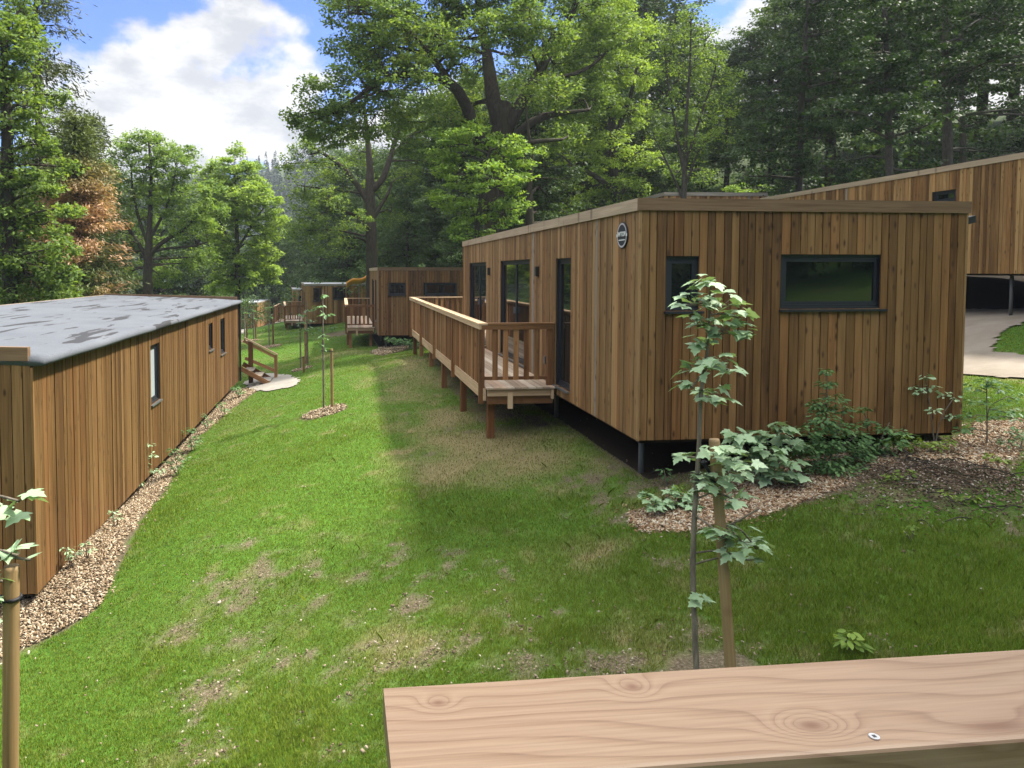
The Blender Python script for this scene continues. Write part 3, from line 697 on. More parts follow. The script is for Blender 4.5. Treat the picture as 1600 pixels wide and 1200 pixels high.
M['ringgrey'] = m_plain('printed_ring', (.36, .34, .35), .5, .3)
build_sign()

# --- deck of A
def deck(name, label, x0, x1, y0, y1, zf, zr, n_front, rail_back=True, post_ys=None, support=None, sp=.188, side_open=False, group=None, rot=0, loc=None, low=.22):
    """deck against a wall at x1; outer rail at x0, end rails at y0 (near) and y1"""
    t = thing(name, label, 'deck', loc or (x0, y0, 0), rot, group); ox, oy = x0, y0
    X1, Y1 = x1-x0, y1-y0
    # floor boards along y
    nb = max(3, round(X1/.125)); w = X1/nb; 
    for i in range(nb):
        m = MB(); m.box(i*w+.003, (i+1)*w-.003, -.22, Y1+.10, zf-.03, zf, 0, None, 1); m.build('floorboard', M['deckfloor'], t)
    m = MB(); m.box(-.03, .015, -.10, Y1, zf-.24, zf-.035, 0, (.8, .3, .2)); m.build('joist', M['deckpale'], t)
    m = MB(); m.box(.03, X1-.05, -.17, -.125, zf-.155, zf-.034, 0, (.6, .3, .2)); m.build('joist', M['deckpale'], t)
    m = MB(); m.box(.03, X1-.05, -.12, -.07, zf-.30, zf-.158, 0, (.3, .3, .2)); m.build('joist', M['deckw'], t)
    m = MB(); m.box(X1*.31, X1*.38, -.19, -.125, zf-.37, zf-.10, 0, (.9, .1, .1)); m.build('joist', M['deckpale'], t)
    m = MB(); m.box(X1*.93, X1*.96, -.21, -.125, zf-.21, zf-.05, 0, (.9, .1, .1)); m.build('joist', M['deckpale'], t)
    for yy in np.arange(1.2, Y1, 1.2):
        m = MB(); m.box(.05, X1-.02, yy, yy+.045, zf-.2, zf-.035); m.build('joist', M['deckw'], t)
    # posts
    pys = post_ys or list(np.linspace(0, Y1, max(2, int(Y1/3)+1)))
    for i, yy in enumerate(pys):
        m = MB(); m.box(-.095, -.003, yy-.055, yy+.055, zf-.30, zr-.105); m.build('post', M['deckw'], t)
    m = MB(); m.box(X1-.12, X1-.02, -.055, .045, zf-.30, zr-.105); m.build('post', M['deckw'], t)
    # outer balusters
    ys = np.arange(.17, Y1-.06, sp)
    for yy in ys:
        if min(abs(yy-p) for p in pys) < .10: continue
        m = MB(); m.box(-.06, -.032, yy-.045, yy+.045, zf+.005, zr-.105); m.build('baluster', M['deckw'], t)
    # rails
    m = MB(); m.box(-.115, .045, -.075, Y1+.06, zr-.035, zr, 0, (.8, .2, .1)); m.build('handrail', M['deckpale'], t)
    m = MB(); m.box(-.105, -.062, -.07, Y1+.05, zr-.105, zr-.036, 0, (.8, .2, .1)); m.build('rail', M['deckpale'], t)
    m = MB(); m.box(.047, X1-.0, -.075, .065, zr-.036, zr-.001, 0, (.4, .2, .1)); m.build('handrail', M['deckw'], t)
    m = MB(); m.box(-.09, X1-.02, -.068, -.03, zr-.112, zr-.038, 0, (.5, .2, .1)); m.build('rail', M['deckw'], t)
    m = MB(); m.box(.0, X1-.12, -.02, .02, zf+.10, zf+.155, 0, (.2, .5, .1)); m.build('rail', M['deckw'], t)
    for i in range(n_front):
        u = (i+1)*(X1-.12)/(n_front+1); m = MB(); m.box(u-.045, u+.045, -.045, -.021, zf+.10, zr-.105); m.build('baluster', M['deckw'], t)
    if rail_back:
        m = MB(); m.box(.047, X1+.9, Y1-.075, Y1+.065, zr-.036, zr-.001, 0, (.7, .2, .1)); m.build('handrail', M['deckpale'], t)
        for u in np.arange(.1, X1+.8, sp):
            m = MB(); m.box(u-.045, u+.045, Y1-.01, Y1+.018, zf-.1, zr-.037); m.build('baluster', M['deckw'], t)
    for (sx, sy) in (support or []):
        gz = H(ox+sx, oy+sy)-.08
        m = MB(); m.box(sx-.06, sx+.06, sy-.06, sy+.06, gz, zf-.262); m.build('leg', M['deckw'], t)
    return t
deck('timber_deck', 'long wooden balustraded deck on posts along the nearest cabin', 2.42, AX0-.03, 11.98, 24.55, -1.97, -.885, 5,
     post_ys=[0, 3.1, 6.25, 9.4, 12.5], support=[(.14, .12), (.06, 2.45), (.06, 5.25), (.06, 7.75), (.06, 10.3), (.06, 12.3)])

# --- L: cabin on the lawn's other side, roof falls towards the lawn
LW = LX1-LX0; LL = LY1-LY0
ridgeL = lambda u: -.80+(-.97+.80)*(u/LW)
Lc = cabin('timber_cabin', 'amber timber cabin with a sloping stained grey roof, wood chips along its foot', (LX0, LY0, 0), 0, LW, LL, -3.80, -.80,
    r_holes=[(13.75-LY0, 14.42-LY0, -2.52, -1.40), (19.61-LY0, 20.25-LY0, -2.15, -1.42), (21.45-LY0, 22.3-LY0, -2.48, -1.42)],
    bars={('r', 0): dict(pane='blind', sill='sill'), ('r', 1): dict(sill='sill'), ('r', 2): dict(sill='sill', pane='glass')},
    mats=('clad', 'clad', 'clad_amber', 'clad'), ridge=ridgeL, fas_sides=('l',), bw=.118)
def m_roofL():
    t = NT('stained_roof_membrane'); o = t.n('ShaderNodeTexCoord').outputs['Object']
    n = t.noise(t.scale(o, (4.6, .6, 1)), 1.0, 3, .5, .6)
    v = t.noise(t.scale(o, (1.1, .35, 1), (5, 2, 0)), 1.0, 1)
    n = t.math('ADD', n, t.math('MULTIPLY', v, .35))
    f = t.noise(o, 40, 4); base = t.ramp(t.noise(o, .8, 5), [(.3, (0.071, 0.077, 0.090)), (.7, (0.104, 0.114, 0.128))])
    base = t.mix(.3, base, t.ramp(f, [(.3, (.045, .05, .06)), (.7, (.12, .13, .145))]))
    wet = t.ramp(n, [(.778, (0, 0, 0)), (.788, (1, 1, 1))]); rim = t.ramp(n, [(.76, (0, 0, 0)), (.776, (1, 1, 1)), (.80, (0, 0, 0))])
    c = t.mix(t.math('MULTIPLY', rim, .12), base, (.13, .09, .07)); c = t.mix(t.math('MULTIPLY', wet, .9), c, (.022, .022, .024))
    p = t.principled(c, .8, .2); return t.mat
M['roofL'] = m_roofL()
def build_L_roof():
    # membrane running to the eave and rolled over it
    prof = [(.05, -.82), (1.2, -.865), (2.4, -.91), (3.6, -.955), (LW-.02, -.985), (LW+.08, -.995), (LW+.14, -1.02), (LW+.16, -1.055), (LW+.155, -1.10), (LW+.03, -1.10)]
    ys = np.linspace(-.03, LL+.03, 60); m = MB(); n = len(prof); vs = []
    for y in ys:
        for (x, z) in prof: vs.append((x, y, z+.004*math.sin(y*2.3)*(1 if x > 3.5 else 0)+(.02 if x < 4.3 else 0)))
    fs = [(i*n+k, i*n+k+1, (i+1)*n+k+1, (i+1)*n+k) for i in range(len(ys)-1) for k in range(n-1)]
    fs.append(tuple(range(n))[::-1]); fs.append(tuple((len(ys)-1)*n+k for k in range(n)))
    m.add(vs, fs, 0, None, (.5, .5, .5), True); m.build('roof_membrane', M['roofL'], Lc)
    for (y0, y1) in ((-.055, .02), (LL-.02, LL+.05)):
        m = MB(); m.obox((-.05, y0, -.80-.11), (LW+.04, 0, -.13), (0, y1-y0, 0), (0, 0, .16), 0, (.6, .3, .2), 0); m.build('fascia', M['fascia'], Lc)
    m = MB(); m.box(LW+.045, LW+.11, LL-.02, LL+.045, -3.8, -1.1); m.build('downpipe', M['black'], Lc)
    m = MB(); yj = 16.7-LY0; m.box(LW+.024, LW+.031, yj-.012, yj+.012, -3.8, -1.1); m.build('joint_strip', M['dark'], Lc)
build_L_roof()

# --- steps at the far end of L
def build_steps():
    gz = H(-2.9, 25.9); t = thing('wooden_steps', 'short wooden steps with a sloping handrail at the end of the amber cabin', 'steps', (-3.3, 25.6, gz))
    m = MB(); m.beam((-.25, .55, 1.62), (.95, .55, .98), .12, .05, 0, (.8, .1, .2)); m.build('handrail', M['deckpale'], t)
    m = MB(); m.beam((-.25, .55, 1.52), (.88, .55, .92), .05, .10); m.build('rail', M['deckw'], t)
    m = MB(); m.beam((-.2, .55, .90), (.88, .55, .42), .05, .11); m.build('rail', M['deckw'], t)
    m = MB(); m.box(.82, .93, .50, .60, -.05, .95); m.build('post', M['deckw'], t)
    m = MB(); m.box(-.10, .06, .50, .60, -.05, 1.45, 0, (.1, .5, .2)); m.build('post', M['deckw'], t)
    for k in range(3):
        m = MB(); x = .62-k*.30; z = .17+k*.18; m.box(x-.16, x+.16, -.5, .48, z-.04, z, 0, None, 1); m.build('tread', M['greywood'], t)
    for y in (-.52, .46):
        m = MB(); m.beam((-.25, y, .72), (.86, y, .08), .04, .16); m.build('stringer', M['deckw'], t)
build_steps()

# --- B: second cabin behind the deck
B = cabin('timber_cabin', 'second timber cabin, partly hidden by the long deck, with wide low window', (1.59, 31.31, 0), 0, 4.3, 9.6, -2.83, .18,
    fr_holes=[(.42, 1.20, -1.05, -.50), (2.05, 3.5, -1.05, -.50)], l_holes=[(1.6, 3.0, -2.35, -.4), (4.2, 6.6, -2.35, -.4)],
    bars={('l', 0): dict(name='door'), ('l', 1): dict(name='door', bars=(5.4,))}, mats=('clad', 'clad_side', 'clad', 'clad'))
for h in ():
    pass
deck('timber_deck', 'short wooden deck with white-lit balusters beside the second cabin', .22, 1.50, 33.2, 41.5, -2.60, -1.55, 5,
     post_ys=[0, 2.8, 5.5, 8.2], support=[(.14, .12), (1.1, .3), (.06, 3.0), (.06, 6.0)])

# --- D: third cabin, turned slightly
rD = R(5.0)
D = cabin('timber_cabin', 'third timber cabin left of the orange slide, with pale roof edge', (-2.76, 54.15, 0), rD, 4.7, 9.5, -3.96, -.95,
    fr_holes=[(.55, 1.1, -2.3, -1.25), (2.05, 3.3, -2.15, -1.2)], l_holes=[(2.0, 3.4, -3.5, -1.6), (5.0, 7.2, -3.5, -1.6)],
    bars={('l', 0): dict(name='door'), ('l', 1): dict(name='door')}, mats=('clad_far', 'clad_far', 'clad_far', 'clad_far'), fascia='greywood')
dk = deck('timber_deck', 'wooden deck with balusters at the corner of the third cabin', -4.35, -2.95, 55.2, 62.0, -3.80, -2.60, 6,
     post_ys=[0, 2.3, 4.6, 6.8], support=[(.14, .12), (1.1, .3), (.06, 3.0), (.06, 6.0)], rot=rD)
# --- far cabins
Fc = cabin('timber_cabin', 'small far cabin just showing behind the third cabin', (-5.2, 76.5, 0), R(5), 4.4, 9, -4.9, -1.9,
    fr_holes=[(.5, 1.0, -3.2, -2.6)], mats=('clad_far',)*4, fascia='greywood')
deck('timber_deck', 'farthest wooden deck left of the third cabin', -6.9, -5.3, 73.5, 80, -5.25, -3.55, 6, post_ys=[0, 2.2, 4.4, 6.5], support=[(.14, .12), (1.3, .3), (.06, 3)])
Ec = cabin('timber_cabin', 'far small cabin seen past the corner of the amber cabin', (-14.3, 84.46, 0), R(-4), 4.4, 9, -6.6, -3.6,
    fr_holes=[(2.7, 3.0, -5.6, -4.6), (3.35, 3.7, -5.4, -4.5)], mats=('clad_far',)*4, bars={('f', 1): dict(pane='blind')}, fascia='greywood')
# --- C: upper cabin on the right
Cc = cabin('timber_cabin', 'raised timber cabin up the slope behind the nearest one, by the sandy path', (16.8, 12.6, 0), 0, 4.4, 14.6, -.06, 2.94,
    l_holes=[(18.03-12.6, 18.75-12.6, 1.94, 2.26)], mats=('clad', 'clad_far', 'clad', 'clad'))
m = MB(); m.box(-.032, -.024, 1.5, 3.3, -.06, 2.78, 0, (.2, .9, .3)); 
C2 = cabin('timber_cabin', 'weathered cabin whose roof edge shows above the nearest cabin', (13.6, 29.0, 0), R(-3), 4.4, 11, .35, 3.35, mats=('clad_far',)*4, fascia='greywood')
# orange slide behind B/D
def build_slide():
    p0 = at(580, 426, 50); p1 = at(541, 442, 50)
    t = thing('orange_slide', 'yellow-orange chute slanting down between the second and third cabins', 'slide', (p1[0], p1[1], H(p1[0], p1[1])))
    o = np.array([p1[0], p1[1], H(p1[0], p1[1])]); n = 14; m = MB(); vs = []
    a, b = p1-o, p0-o
    prof = [(math.cos(q)*.55, -math.sin(q)*.40) for q in np.linspace(0, math.pi, 10)]+[(math.cos(q)*.50, -math.sin(q)*.34) for q in np.linspace(math.pi, 0, 10)]
    for i in range(n):
        c = a+(b-a)*i/(n-1)+np.array([0, 0, .12*math.sin(i*.55)]); vs += [c+np.array([0, y, z]) for (y, z) in prof]
    k = len(prof); m.add(vs, [(i*k+j, i*k+(j+1) % k, (i+1)*k+(j+1) % k, (i+1)*k+j) for i in range(n-1) for j in range(k)], 0, None, None, True)
    m.build('chute', M['orange'], t)
    m = MB()
    m.box(b[0]-.05, b[0]+.05, b[1]-.5, b[1]-.4, 0, b[2]-.3); m.box(a[0]-.05, a[0]+.05, a[1]-.05, a[1]+.05, 0, a[2]-.35); m.build('support', M['deckw'], t)
build_slide()

# --- foreground rail the photographer leans over
def m_plank():
    t = NT('planed_softwood'); g_ = t.attr('gc').outputs['Vector']      # gc: (across, thickness, along)
    s = t.sep(g_); ac, al = s[0], s[2]
    F1 = t.math('MULTIPLY', ac, 46.0)
    F1 = t.math('ADD', F1, t.math('MULTIPLY', al, 2.2))
    F1 = t.math('ADD', F1, t.math('MULTIPLY', t.noise(t.scale(g_, (9, 9, 2.0)), 1, 2, .4), 5.5))
    kn_mask = None
    for (u, v, amp, ru, rv) in KNOTS:
        du = t.math('DIVIDE', t.math('SUBTRACT', al, u), ru); dv = t.math('DIVIDE', t.math('SUBTRACT', ac, v), rv)
        d2 = t.math('ADD', t.math('MULTIPLY', du, du), t.math('MULTIPLY', dv, dv))
        F1 = t.math('ADD', F1, t.math('MULTIPLY', t.math('POWER', 2.718, t.math('MULTIPLY', d2, -.22)), amp))
        km = t.math('POWER', 2.718, t.math('MULTIPLY', d2, -1.6))
        kn_mask = km if kn_mask is None else t.math('MAXIMUM', kn_mask, km)
    fr = t.math('FRACT', F1)
    ring = t.ramp(fr, [(0, (.150, .098, .062)), (.45, (.168, .115, .074)), (.78, (.132, .082, .048)), (.93, (.088, .049, .027)), (1, (.150, .098, .062))])
    fine = t.noise(t.scale(g_, (260, 260, 5)), 1, 3, .6)
    broad = t.noise(t.scale(g_, (7, 7, 1.1), (3, 0, 1)), 1, 2)
    c = t.mix(.75, t.ramp(broad, [(.35, (0.150, 0.107, 0.068)), (.55, (0.132, 0.086, 0.061)), (.7, (0.127, 0.074, 0.052))]), ring)
    c = t.mix(.22, c, t.ramp(fine, [(.35, (.09, .05, .03)), (.65, (.24, .17, .11))]))
    c = t.mix(t.math('MULTIPLY', kn_mask, .85), c, (.075, .034, .018))
    t.principled(c, .55, .3, t.bump(t.math('ADD', fine, t.math('MULTIPLY', fr, .3)), .15, .002)); return t.mat
RZ = -.45; RY0, RY1 = .603, .752; RX0 = .042
def onz(px, py, z):
    r = FW + RT*(px-PCX)/F + UP*(PCY-py)/F; return r*z/r[2]
KNOTS = []
for (px, py, amp, ru, rv) in [(685, 1098, 2.2, .009, .0065), (988, 1073, 2.6, .010, .009), (1268, 1134, 5.0, .017, .010), (1560, 1135, 2.0, .05, .012)]:
    q = onz(px, py, RZ); KNOTS.append((float(q[0]-RX0), float(q[1]-RY0), amp, ru, rv))
def build_rail():
    t = thing('deck_railing', 'pale wooden deck rail crossing the bottom of the view, with knots and one screw', 'railing', (RX0, RY0, RZ-1.05))
    z = 1.05; W, Ln = RY1-RY0, 2.6
    m = MB(); off = .0; bv = .004
    prof = [(0, -.036), (0, -bv), (bv*.35, -bv*.35), (bv, 0), (W-bv, 0), (W-bv*.35, -bv*.35), (W, -bv), (W, -.036)]
    vs = []; gc = []
    for x in (0, Ln):
        for (y, dz) in prof: vs.append((x, y, z+dz)); gc.append((y, dz, x))
    n = len(prof); m.add(vs, [(i, (i+1) % n, n+(i+1) % n, n+i) for i in range(n)]+[tuple(range(n))[::-1], tuple(range(n, 2*n))], 0, gc)
    # narrow facets near the end so that the saw cut is slightly rough
    m.build('handrail', m_plank(), t)
    m = MB(); m.box(.03, Ln-.03, .035, .075, z-.16, z-.038); m.build('rail', M['deckw'], t)
    m = MB(); m.box(.03, Ln-.03, .035, .075, .08, .16); m.build('rail', M['deckw'], t)
    for x in (.10, 2.3):
        m = MB(); m.box(x, x+.09, .077, .145, -.25, z-.038); m.build('post', M['deckw'], t)
    for x in np.arange(.30, 2.25, .19):
        m = MB(); m.box(x-.03, x+.03, .045, .070, .162, z-.162); m.build('baluster', M['deckw'], t)
    q = onz(1366, 1152, RZ); c = (q[0]-RX0, q[1]-RY0); m = MB(); n = 20; rs = .0048
    vs = [(c[0]+rs*math.cos(2*math.pi*k/n), c[1]+rs*math.sin(2*math.pi*k/n), z+.0012) for k in range(n)]; vs += [(x, y, z-.004) for (x, y, _) in vs]
    m.add(vs, [tuple(range(n))]+[(k, n+k, n+(k+1) % n, (k+1) % n) for k in range(n)]); s = m.build('screw', M['screw'], t)
    m = MB(); m.box(c[0]-.0016, c[0]+.0016, c[1]-.0016, c[1]+.0016, z+.0012, z+.0016); m.build('screw_slot', M['black'], s)
M['screw'] = m_plain('zinc_screw', (.5, .5, .5), .3, .5, .9)
build_rail()

# ------------------------------------------------------------------ trees
def leaf_quads(P, D, N, L, W):
    S = nrm(np.cross(D, N)); L = L[:, None]; W = W[:, None]
    V = np.stack([P-D*L*.5, P-S*W*.5+D*L*.05, P+D*L*.5, P+S*W*.5+D*L*.05], 1)
    return V.reshape(-1, 3)
def cluster_leaves(C, rc, n, L, flat=.5, droop=.25, upn=1.0, rng=RNG):
    """C (k,3) cluster centres, rc (k,) radii, n leaves per cluster"""
    k = len(C); tot = k*n
    dirs = nrm(rng.normal(size=(tot, 3))); rad = rng.random(tot)**.45
    off = dirs*rad[:, None]*np.repeat(rc, n)[:, None]; off[:, 2] *= flat
    P = np.repeat(C, n, 0)+off
    D = nrm(np.stack([dirs[:, 0], dirs[:, 1], -droop+rng.normal(0, .35, tot)], -1)+rng.normal(0, .45, (tot, 3)))
    N = nrm(np.stack([rng.normal(0, .55, tot), rng.normal(0, .55, tot), np.full(tot, upn)], -1)+dirs*.35)
    N = nrm(N-D*(N*D).sum(-1, keepdims=True))
    s = L*rng.uniform(.65, 1.3, tot)
    return leaf_quads(P, D, N, s, s*rng.uniform(.5, .72, tot))
def twigs(A, B, r0, r1, sag=.0):
    """thin three-sided sticks from A to B, all in one array"""
    n = len(A); d = nrm(B-A); a = nrm(np.cross(d, np.array([.3, .2, 1.0]))); b = np.cross(d, a)
    M_ = (A+B)/2; M_[:, 2] += sag*np.linalg.norm(B-A, axis=-1); V = []
    for P, r in ((A, r0), (M_, (r0+r1)/2), (B, r1)):
        r = np.broadcast_to(r, (n,))[:, None]
        for q in range(3):
            th = 2*math.pi*q/3; V.append(P+(a*math.cos(th)+b*math.sin(th))*r)
    V = np.stack(V, 1).reshape(-1, 3)
    f = [(l*3+q, l*3+(q+1) % 3, (l+1)*3+(q+1) % 3, (l+1)*3+q) for l in (0, 1) for q in range(3)]
    return V, (np.arange(n)[:, None, None]*9+np.array(f)[None]).reshape(-1, 4)
def curve_pts(pts, n=6):
    """Catmull-Rom through (x,y,z,r) control points"""
    P = np.array(pts, float); Q = np.vstack([2*P[0]-P[1], P, 2*P[-1]-P[-2]]); out = []
    for i in range(1, len(Q)-2):
        for k in range(n):
            t = k/n; out.append(.5*((2*Q[i])+(-Q[i-1]+Q[i+1])*t+(2*Q[i-1]-5*Q[i]+4*Q[i+1]-Q[i+2])*t*t+(-Q[i-1]+3*Q[i]-3*Q[i+1]+Q[i+2])*t**3))
    out.append(P[-1]); return np.array(out)
class Wood:
    def __init__(s): s.V = []; s.F = []; s.n = 0
    def addq(s, V, Fq): s.V.append(V); s.F.append(np.asarray(Fq)+s.n); s.n += len(V)
    def limb(s, pts, sides=8, rough=.06, rng=RNG):
        C = curve_pts(pts); p = C[:, :3].copy(); r = np.maximum(C[:, 3], .006); t = nrm(np.gradient(p, axis=0))
        a = nrm(np.cross(t, np.array([.31, .77, .12]))); b = np.cross(t, a); V = []
        for k in range(sides):
            th = 2*math.pi*k/sides; rr = r*(1+rng.normal(0, rough, len(r)))
            V.append(p+(a*math.cos(th)+b*math.sin(th))*rr[:, None])
        V = np.stack(V, 1).reshape(-1, 3); m = len(p)
        F_ = [(i*sides+k, i*sides+(k+1) % sides, (i+1)*sides+(k+1) % sides, (i+1)*sides+k) for i in range(m-1) for k in range(sides)]
        s.addq(V, F_); return C
    def build(s, name, mat, parent): return np_mesh(name, np.concatenate(s.V), np.concatenate(s.F), mat, parent, None, True)
def make_tree(name, label, cat, base, trunk, limbs, blobs, leaf, bark, mat, group=None, leafL=.16, per=46, dens=1.0, rc=.55, flat=.5, seed=1,
              shell=.45, twr=.018, droop=.25, upn=.8, auto=True, hollow=.0):
    """trunk/limbs: lists of (x,y,z,r); blobs: (x,y,z,rx,rz) - all in world coordinates; base: (x,y,z)"""
    rng = np.random.default_rng(seed); o = np.asarray(base, float); leafL *= .82; per = int(per*1.5)
    t = thing(name, label, cat, tuple(o), 0, group)
    T = [tuple(np.array(p[:3])-o)+(p[3],) for p in trunk]; W = Wood(); Ct = W.limb(T, 12, .04, rng); nodes = [Ct[len(Ct)//4:]]
    for l in limbs: nodes.append(W.limb([tuple(np.array(p[:3])-o)+(p[3],) for p in l], 8, .05, rng))
    Nn = np.concatenate(nodes); Cs = []; rcs = []
    for (bx, by, bz, rx, rz) in blobs:
        c = np.array([bx, by, bz])-o
        k = max(6, int(dens*10*rx*rz/(rc*rc*1.6)))
        dr = nrm(rng.normal(size=(k, 3))); rad = shell+(1-shell)*rng.random(k)**.6
        pts = c+dr*rad[:, None]*np.array([rx, rx, rz])
        # limb into the blob from the closest lower wood
        if auto:
            cost = np.linalg.norm(Nn[:, :3]-c, axis=1)+np.maximum(0, Nn[:, 2]-c[2]+.3*rz)*1.5; j = int(np.argmin(cost)); s0 = Nn[j]
            r0 = min(s0[3]*.7, .035+.022*math.sqrt(rx*rz)*2); mid = (s0[:3]+c)/2+rng.normal(0, .12, 3)*rx+np.array([0, 0, .12*rx])
            L = W.limb([(*s0[:3], r0), (*mid, r0*.7), (*c, r0*.4), (*(c+(c-s0[:3])*.12+np.array([0, 0, rz*.25])), .012)], 6, .05, rng)
            hub = L[len(L)//3:, :3]
        else: hub = Nn[:, :3]
        dd = np.linalg.norm(pts[:, None]-hub[None], axis=-1); hb = hub[np.argmin(dd, 1)]
        sub = nrm(pts-c)*rx*.5
        V, Fq = twigs(hb, pts, twr, twr*.35, -.06); W.addq(V, Fq)
        Cs.append(pts); rcs.append(rc*rng.uniform(.55, 1.3, k))
    W.build('trunk', M[bark], t)
    C = np.concatenate(Cs); rr = np.concatenate(rcs)
    V = cluster_leaves(C, rr, per, leafL, flat, droop, upn, rng); n = len(V)//4
    np_mesh('crown', V, np.arange(n*4).reshape(-1, 4), M[mat], t)
    make_tree.count += n
    return t
make_tree.count = 0
def PB(D, blobs):
    """picture blobs (px, py, depth offset, radius px, squash) -> world"""
    out = []
    for b in blobs:
        px, py, dd, rp = b[:4]; sq = b[4] if len(b) > 4 else .8; P = at(px, py, D+dd); r = rp*D/F; out.append((P[0], P[1], P[2], r, r*sq))
    return out
def PT(D, pts): 
    """picture path (px, py, radius m, depth offset)"""
    out = []
    for p in pts:
        q = at(p[0], p[1], D+(p[3] if len(p) > 3 else 0)); out.append((q[0], q[1], q[2], p[2]))
    return out
def gbase(px, D, py=500):
    q = at(px, py, D); return (q[0], q[1], float(H(q[0], q[1])))
def based(D, pts):
    b = gbase(pts[0][0], D); P = PT(D, pts); P[0] = (b[0], b[1], b[2]-.3, P[0][3]); return b, P

def build_trees():
    # ---- big oak behind the cabins
    D_ = 31
    b, T = based(D_, [(778,470,.62), (776,400,.55), (772,330,.50), (772,260,.50), (783,205,.46), (786,160,.30)])
    limbs = [PT(D_, [(784,205,.40), (772,160,.34), (764,110,.28,.5), (757,60,.2,1), (748,10,.15,1), (742,-60,.1,1)]),
             PT(D_, [(790,200,.34), (812,165,.28), (838,120,.22), (866,70,.17), (898,10,.12), (915,-50,.08)]),
             PT(D_, [(765,240,.33), (742,205,.28,-1), (728,165,.25,-1.5), (705,132,.21,-2), (668,118,.17,-2.5), (620,118,.13,-3), (575,140,.09,-3), (530,175,.06,-3)]),
             PT(D_, [(705,132,.16,-2), (672,85,.13,-2), (640,50,.10,-2), (590,25,.08,-2), (545,20,.05,-2)]),
             PT(D_, [(792,230,.24), (820,200,.2,-1), (850,182,.16,-1), (885,176,.1,-1), (920,172,.06,-1)]),
             PT(D_, [(780,260,.16), (800,235,.13,-2), (835,222,.1,-3), (878,218,.06,-3)]),
             PT(D_, [(757,60,.12,1), (720,20,.1,0), (690,-20,.07,0)]),
             PT(D_, [(838,120,.14), (880,120,.1), (920,105,.07), (950,80,.05)])]
    blobs = PB(D_, [(560,15,-2,48), (610,-10,-1,60), (670,20,0,62), (545,70,-2,34,.7), (600,70,-2,50), (655,75,1,46), (720,-10,0,60), (780,0,1,60), (700,60,2,48), (745,95,3,34), (690,165,3,36),
                    (560,120,-3,42), (510,150,-3,44), (610,125,-3,44), (660,140,-4,34), (480,195,-3,32), (530,200,-2,46), (585,180,-2,46), (640,190,0,42), (840,40,0,52), (900,20,1,55), (865,100,2,44), (935,90,1,46), (820,90,3,32),
                    (900,160,1,42), (880,215,-1,34), (830,160,4,26), (700,205,-1,30), (655,230,-1,30), (740,130,4,26), (960,40,1,40), (930,150,1,36), (540,-40,0,70), (700,-70,0,80), (850,-60,0,80), (455,185,-3,16), (720,100,-2,30), (690,60,-3,36), (760,40,-3,36), (800,60,-2,34), (830,30,-3,36), (650,110,-3,34), (730,170,2,34), (760,190,3,28), (860,60,-3,36), (620,40,-3,44), (580,60,-3,36), (745,225,3,30), (870,140,-2,34), (820,140,-3,22)])
    make_tree('oak_tree', 'huge spreading oak with thick forked limbs behind the nearest cabin', 'tree', b, T, limbs, blobs, None, 'bark', 'oak', leafL=.17, per=44, dens=1.25, rc=.55, seed=11, flat=.5)
    # ---- left oak of the centre group
    D_ = 44
    b, T = based(D_, [(583,500,.42), (581,430,.36), (580,360,.33), (578,300,.30), (578,262,.22), (574,215,.16), (570,170,.1)])
    limbs = [PT(D_, [(578,300,.24), (598,278,.2), (610,245,.17), (622,205,.13), (635,180,.08)]),
             PT(D_, [(578,320,.22), (555,285,.18), (528,255,.14), (505,240,.1), (480,225,.06)]),
             PT(D_, [(610,245,.12), (640,215,.09), (668,200,.06)]), PT(D_, [(583,340,.15), (605,305,.1), (612,285,.06)])]
    blobs = PB(D_, [(480,240,0,34), (520,270,0,36), (500,210,1,34), (560,240,2,26), (545,165,2,32), (600,205,2,24), (640,190,1,30), (470,290,-1,28), (520,320,-1,34), (490,335,0,36), (560,345,-2,26,.6), (540,215,3,24),
                    (640,275,3,26), (610,330,3,28), (470,360,0,30), (520,375,0,34), (455,255,0,20), (660,250,1,22), (585,285,4,20)])
    make_tree('oak_tree', 'oak with dark forked trunk left of the huge oak, above the second cabin', 'tree', b, T, limbs, blobs, None, 'bark', 'oak2', leafL=.2, per=34, dens=.95, rc=.62, seed=12)
    # ---- light maple in front of the oak
    D_ = 27
    b, T = based(D_, [(742,470,.12), (745,380,.1), (750,320,.09), (760,260,.07), (768,225,.04)])
    blobs = PB(D_, [(700,225,0,34), (740,215,0,32), (790,225,0,36), (815,245,0,28), (720,270,0,36), (770,280,-1,38), (810,290,0,26), (700,310,0,30), (740,335,0,34), (785,335,0,30), (720,365,0,24), (690,250,1,24), (815,325,1,20), (765,375,1,24)])
    make_tree('maple_tree', 'bright green young maple in front of the huge oak trunk', 'tree', b, T, [], blobs, None, 'bark_wood', 'maple', leafL=.16, per=42, dens=.9, rc=.42, seed=13, flat=.35)
    # ---- trunk right of it
    D_ = 29
    b, T = based(D_, [(828,470,.19), (828,350,.16), (827,300,.12), (830,260,.07), (833,240,.03)])
    blobs = PB(D_, [(850,300,2,40), (880,340,1,34), (800,355,3,28), (850,260,3,36), (880,280,3,30), (830,330,3,30), (860,365,1,22)])
    make_tree('maple_tree', 'tree with a slim straight trunk right of the bright maple', 'tree', b, T, [], blobs, None, 'bark', 'dense', leafL=.16, per=44, dens=.9, rc=.45, seed=14, flat=.4)
    # ---- fresh green tree, centre right
    D_ = 36
    b, T = based(D_, [(968,480,.3), (965,380,.26), (960,280,.22), (955,180,.18), (950,80,.13), (948,-20,.08)])
    limbs = [PT(D_, [(962,300,.15), (920,270,.12,-1), (870,262,.09,-2), (850,270,.05,-2)]), PT(D_, [(958,220,.14), (985,150,.1), (1000,80,.06)])]
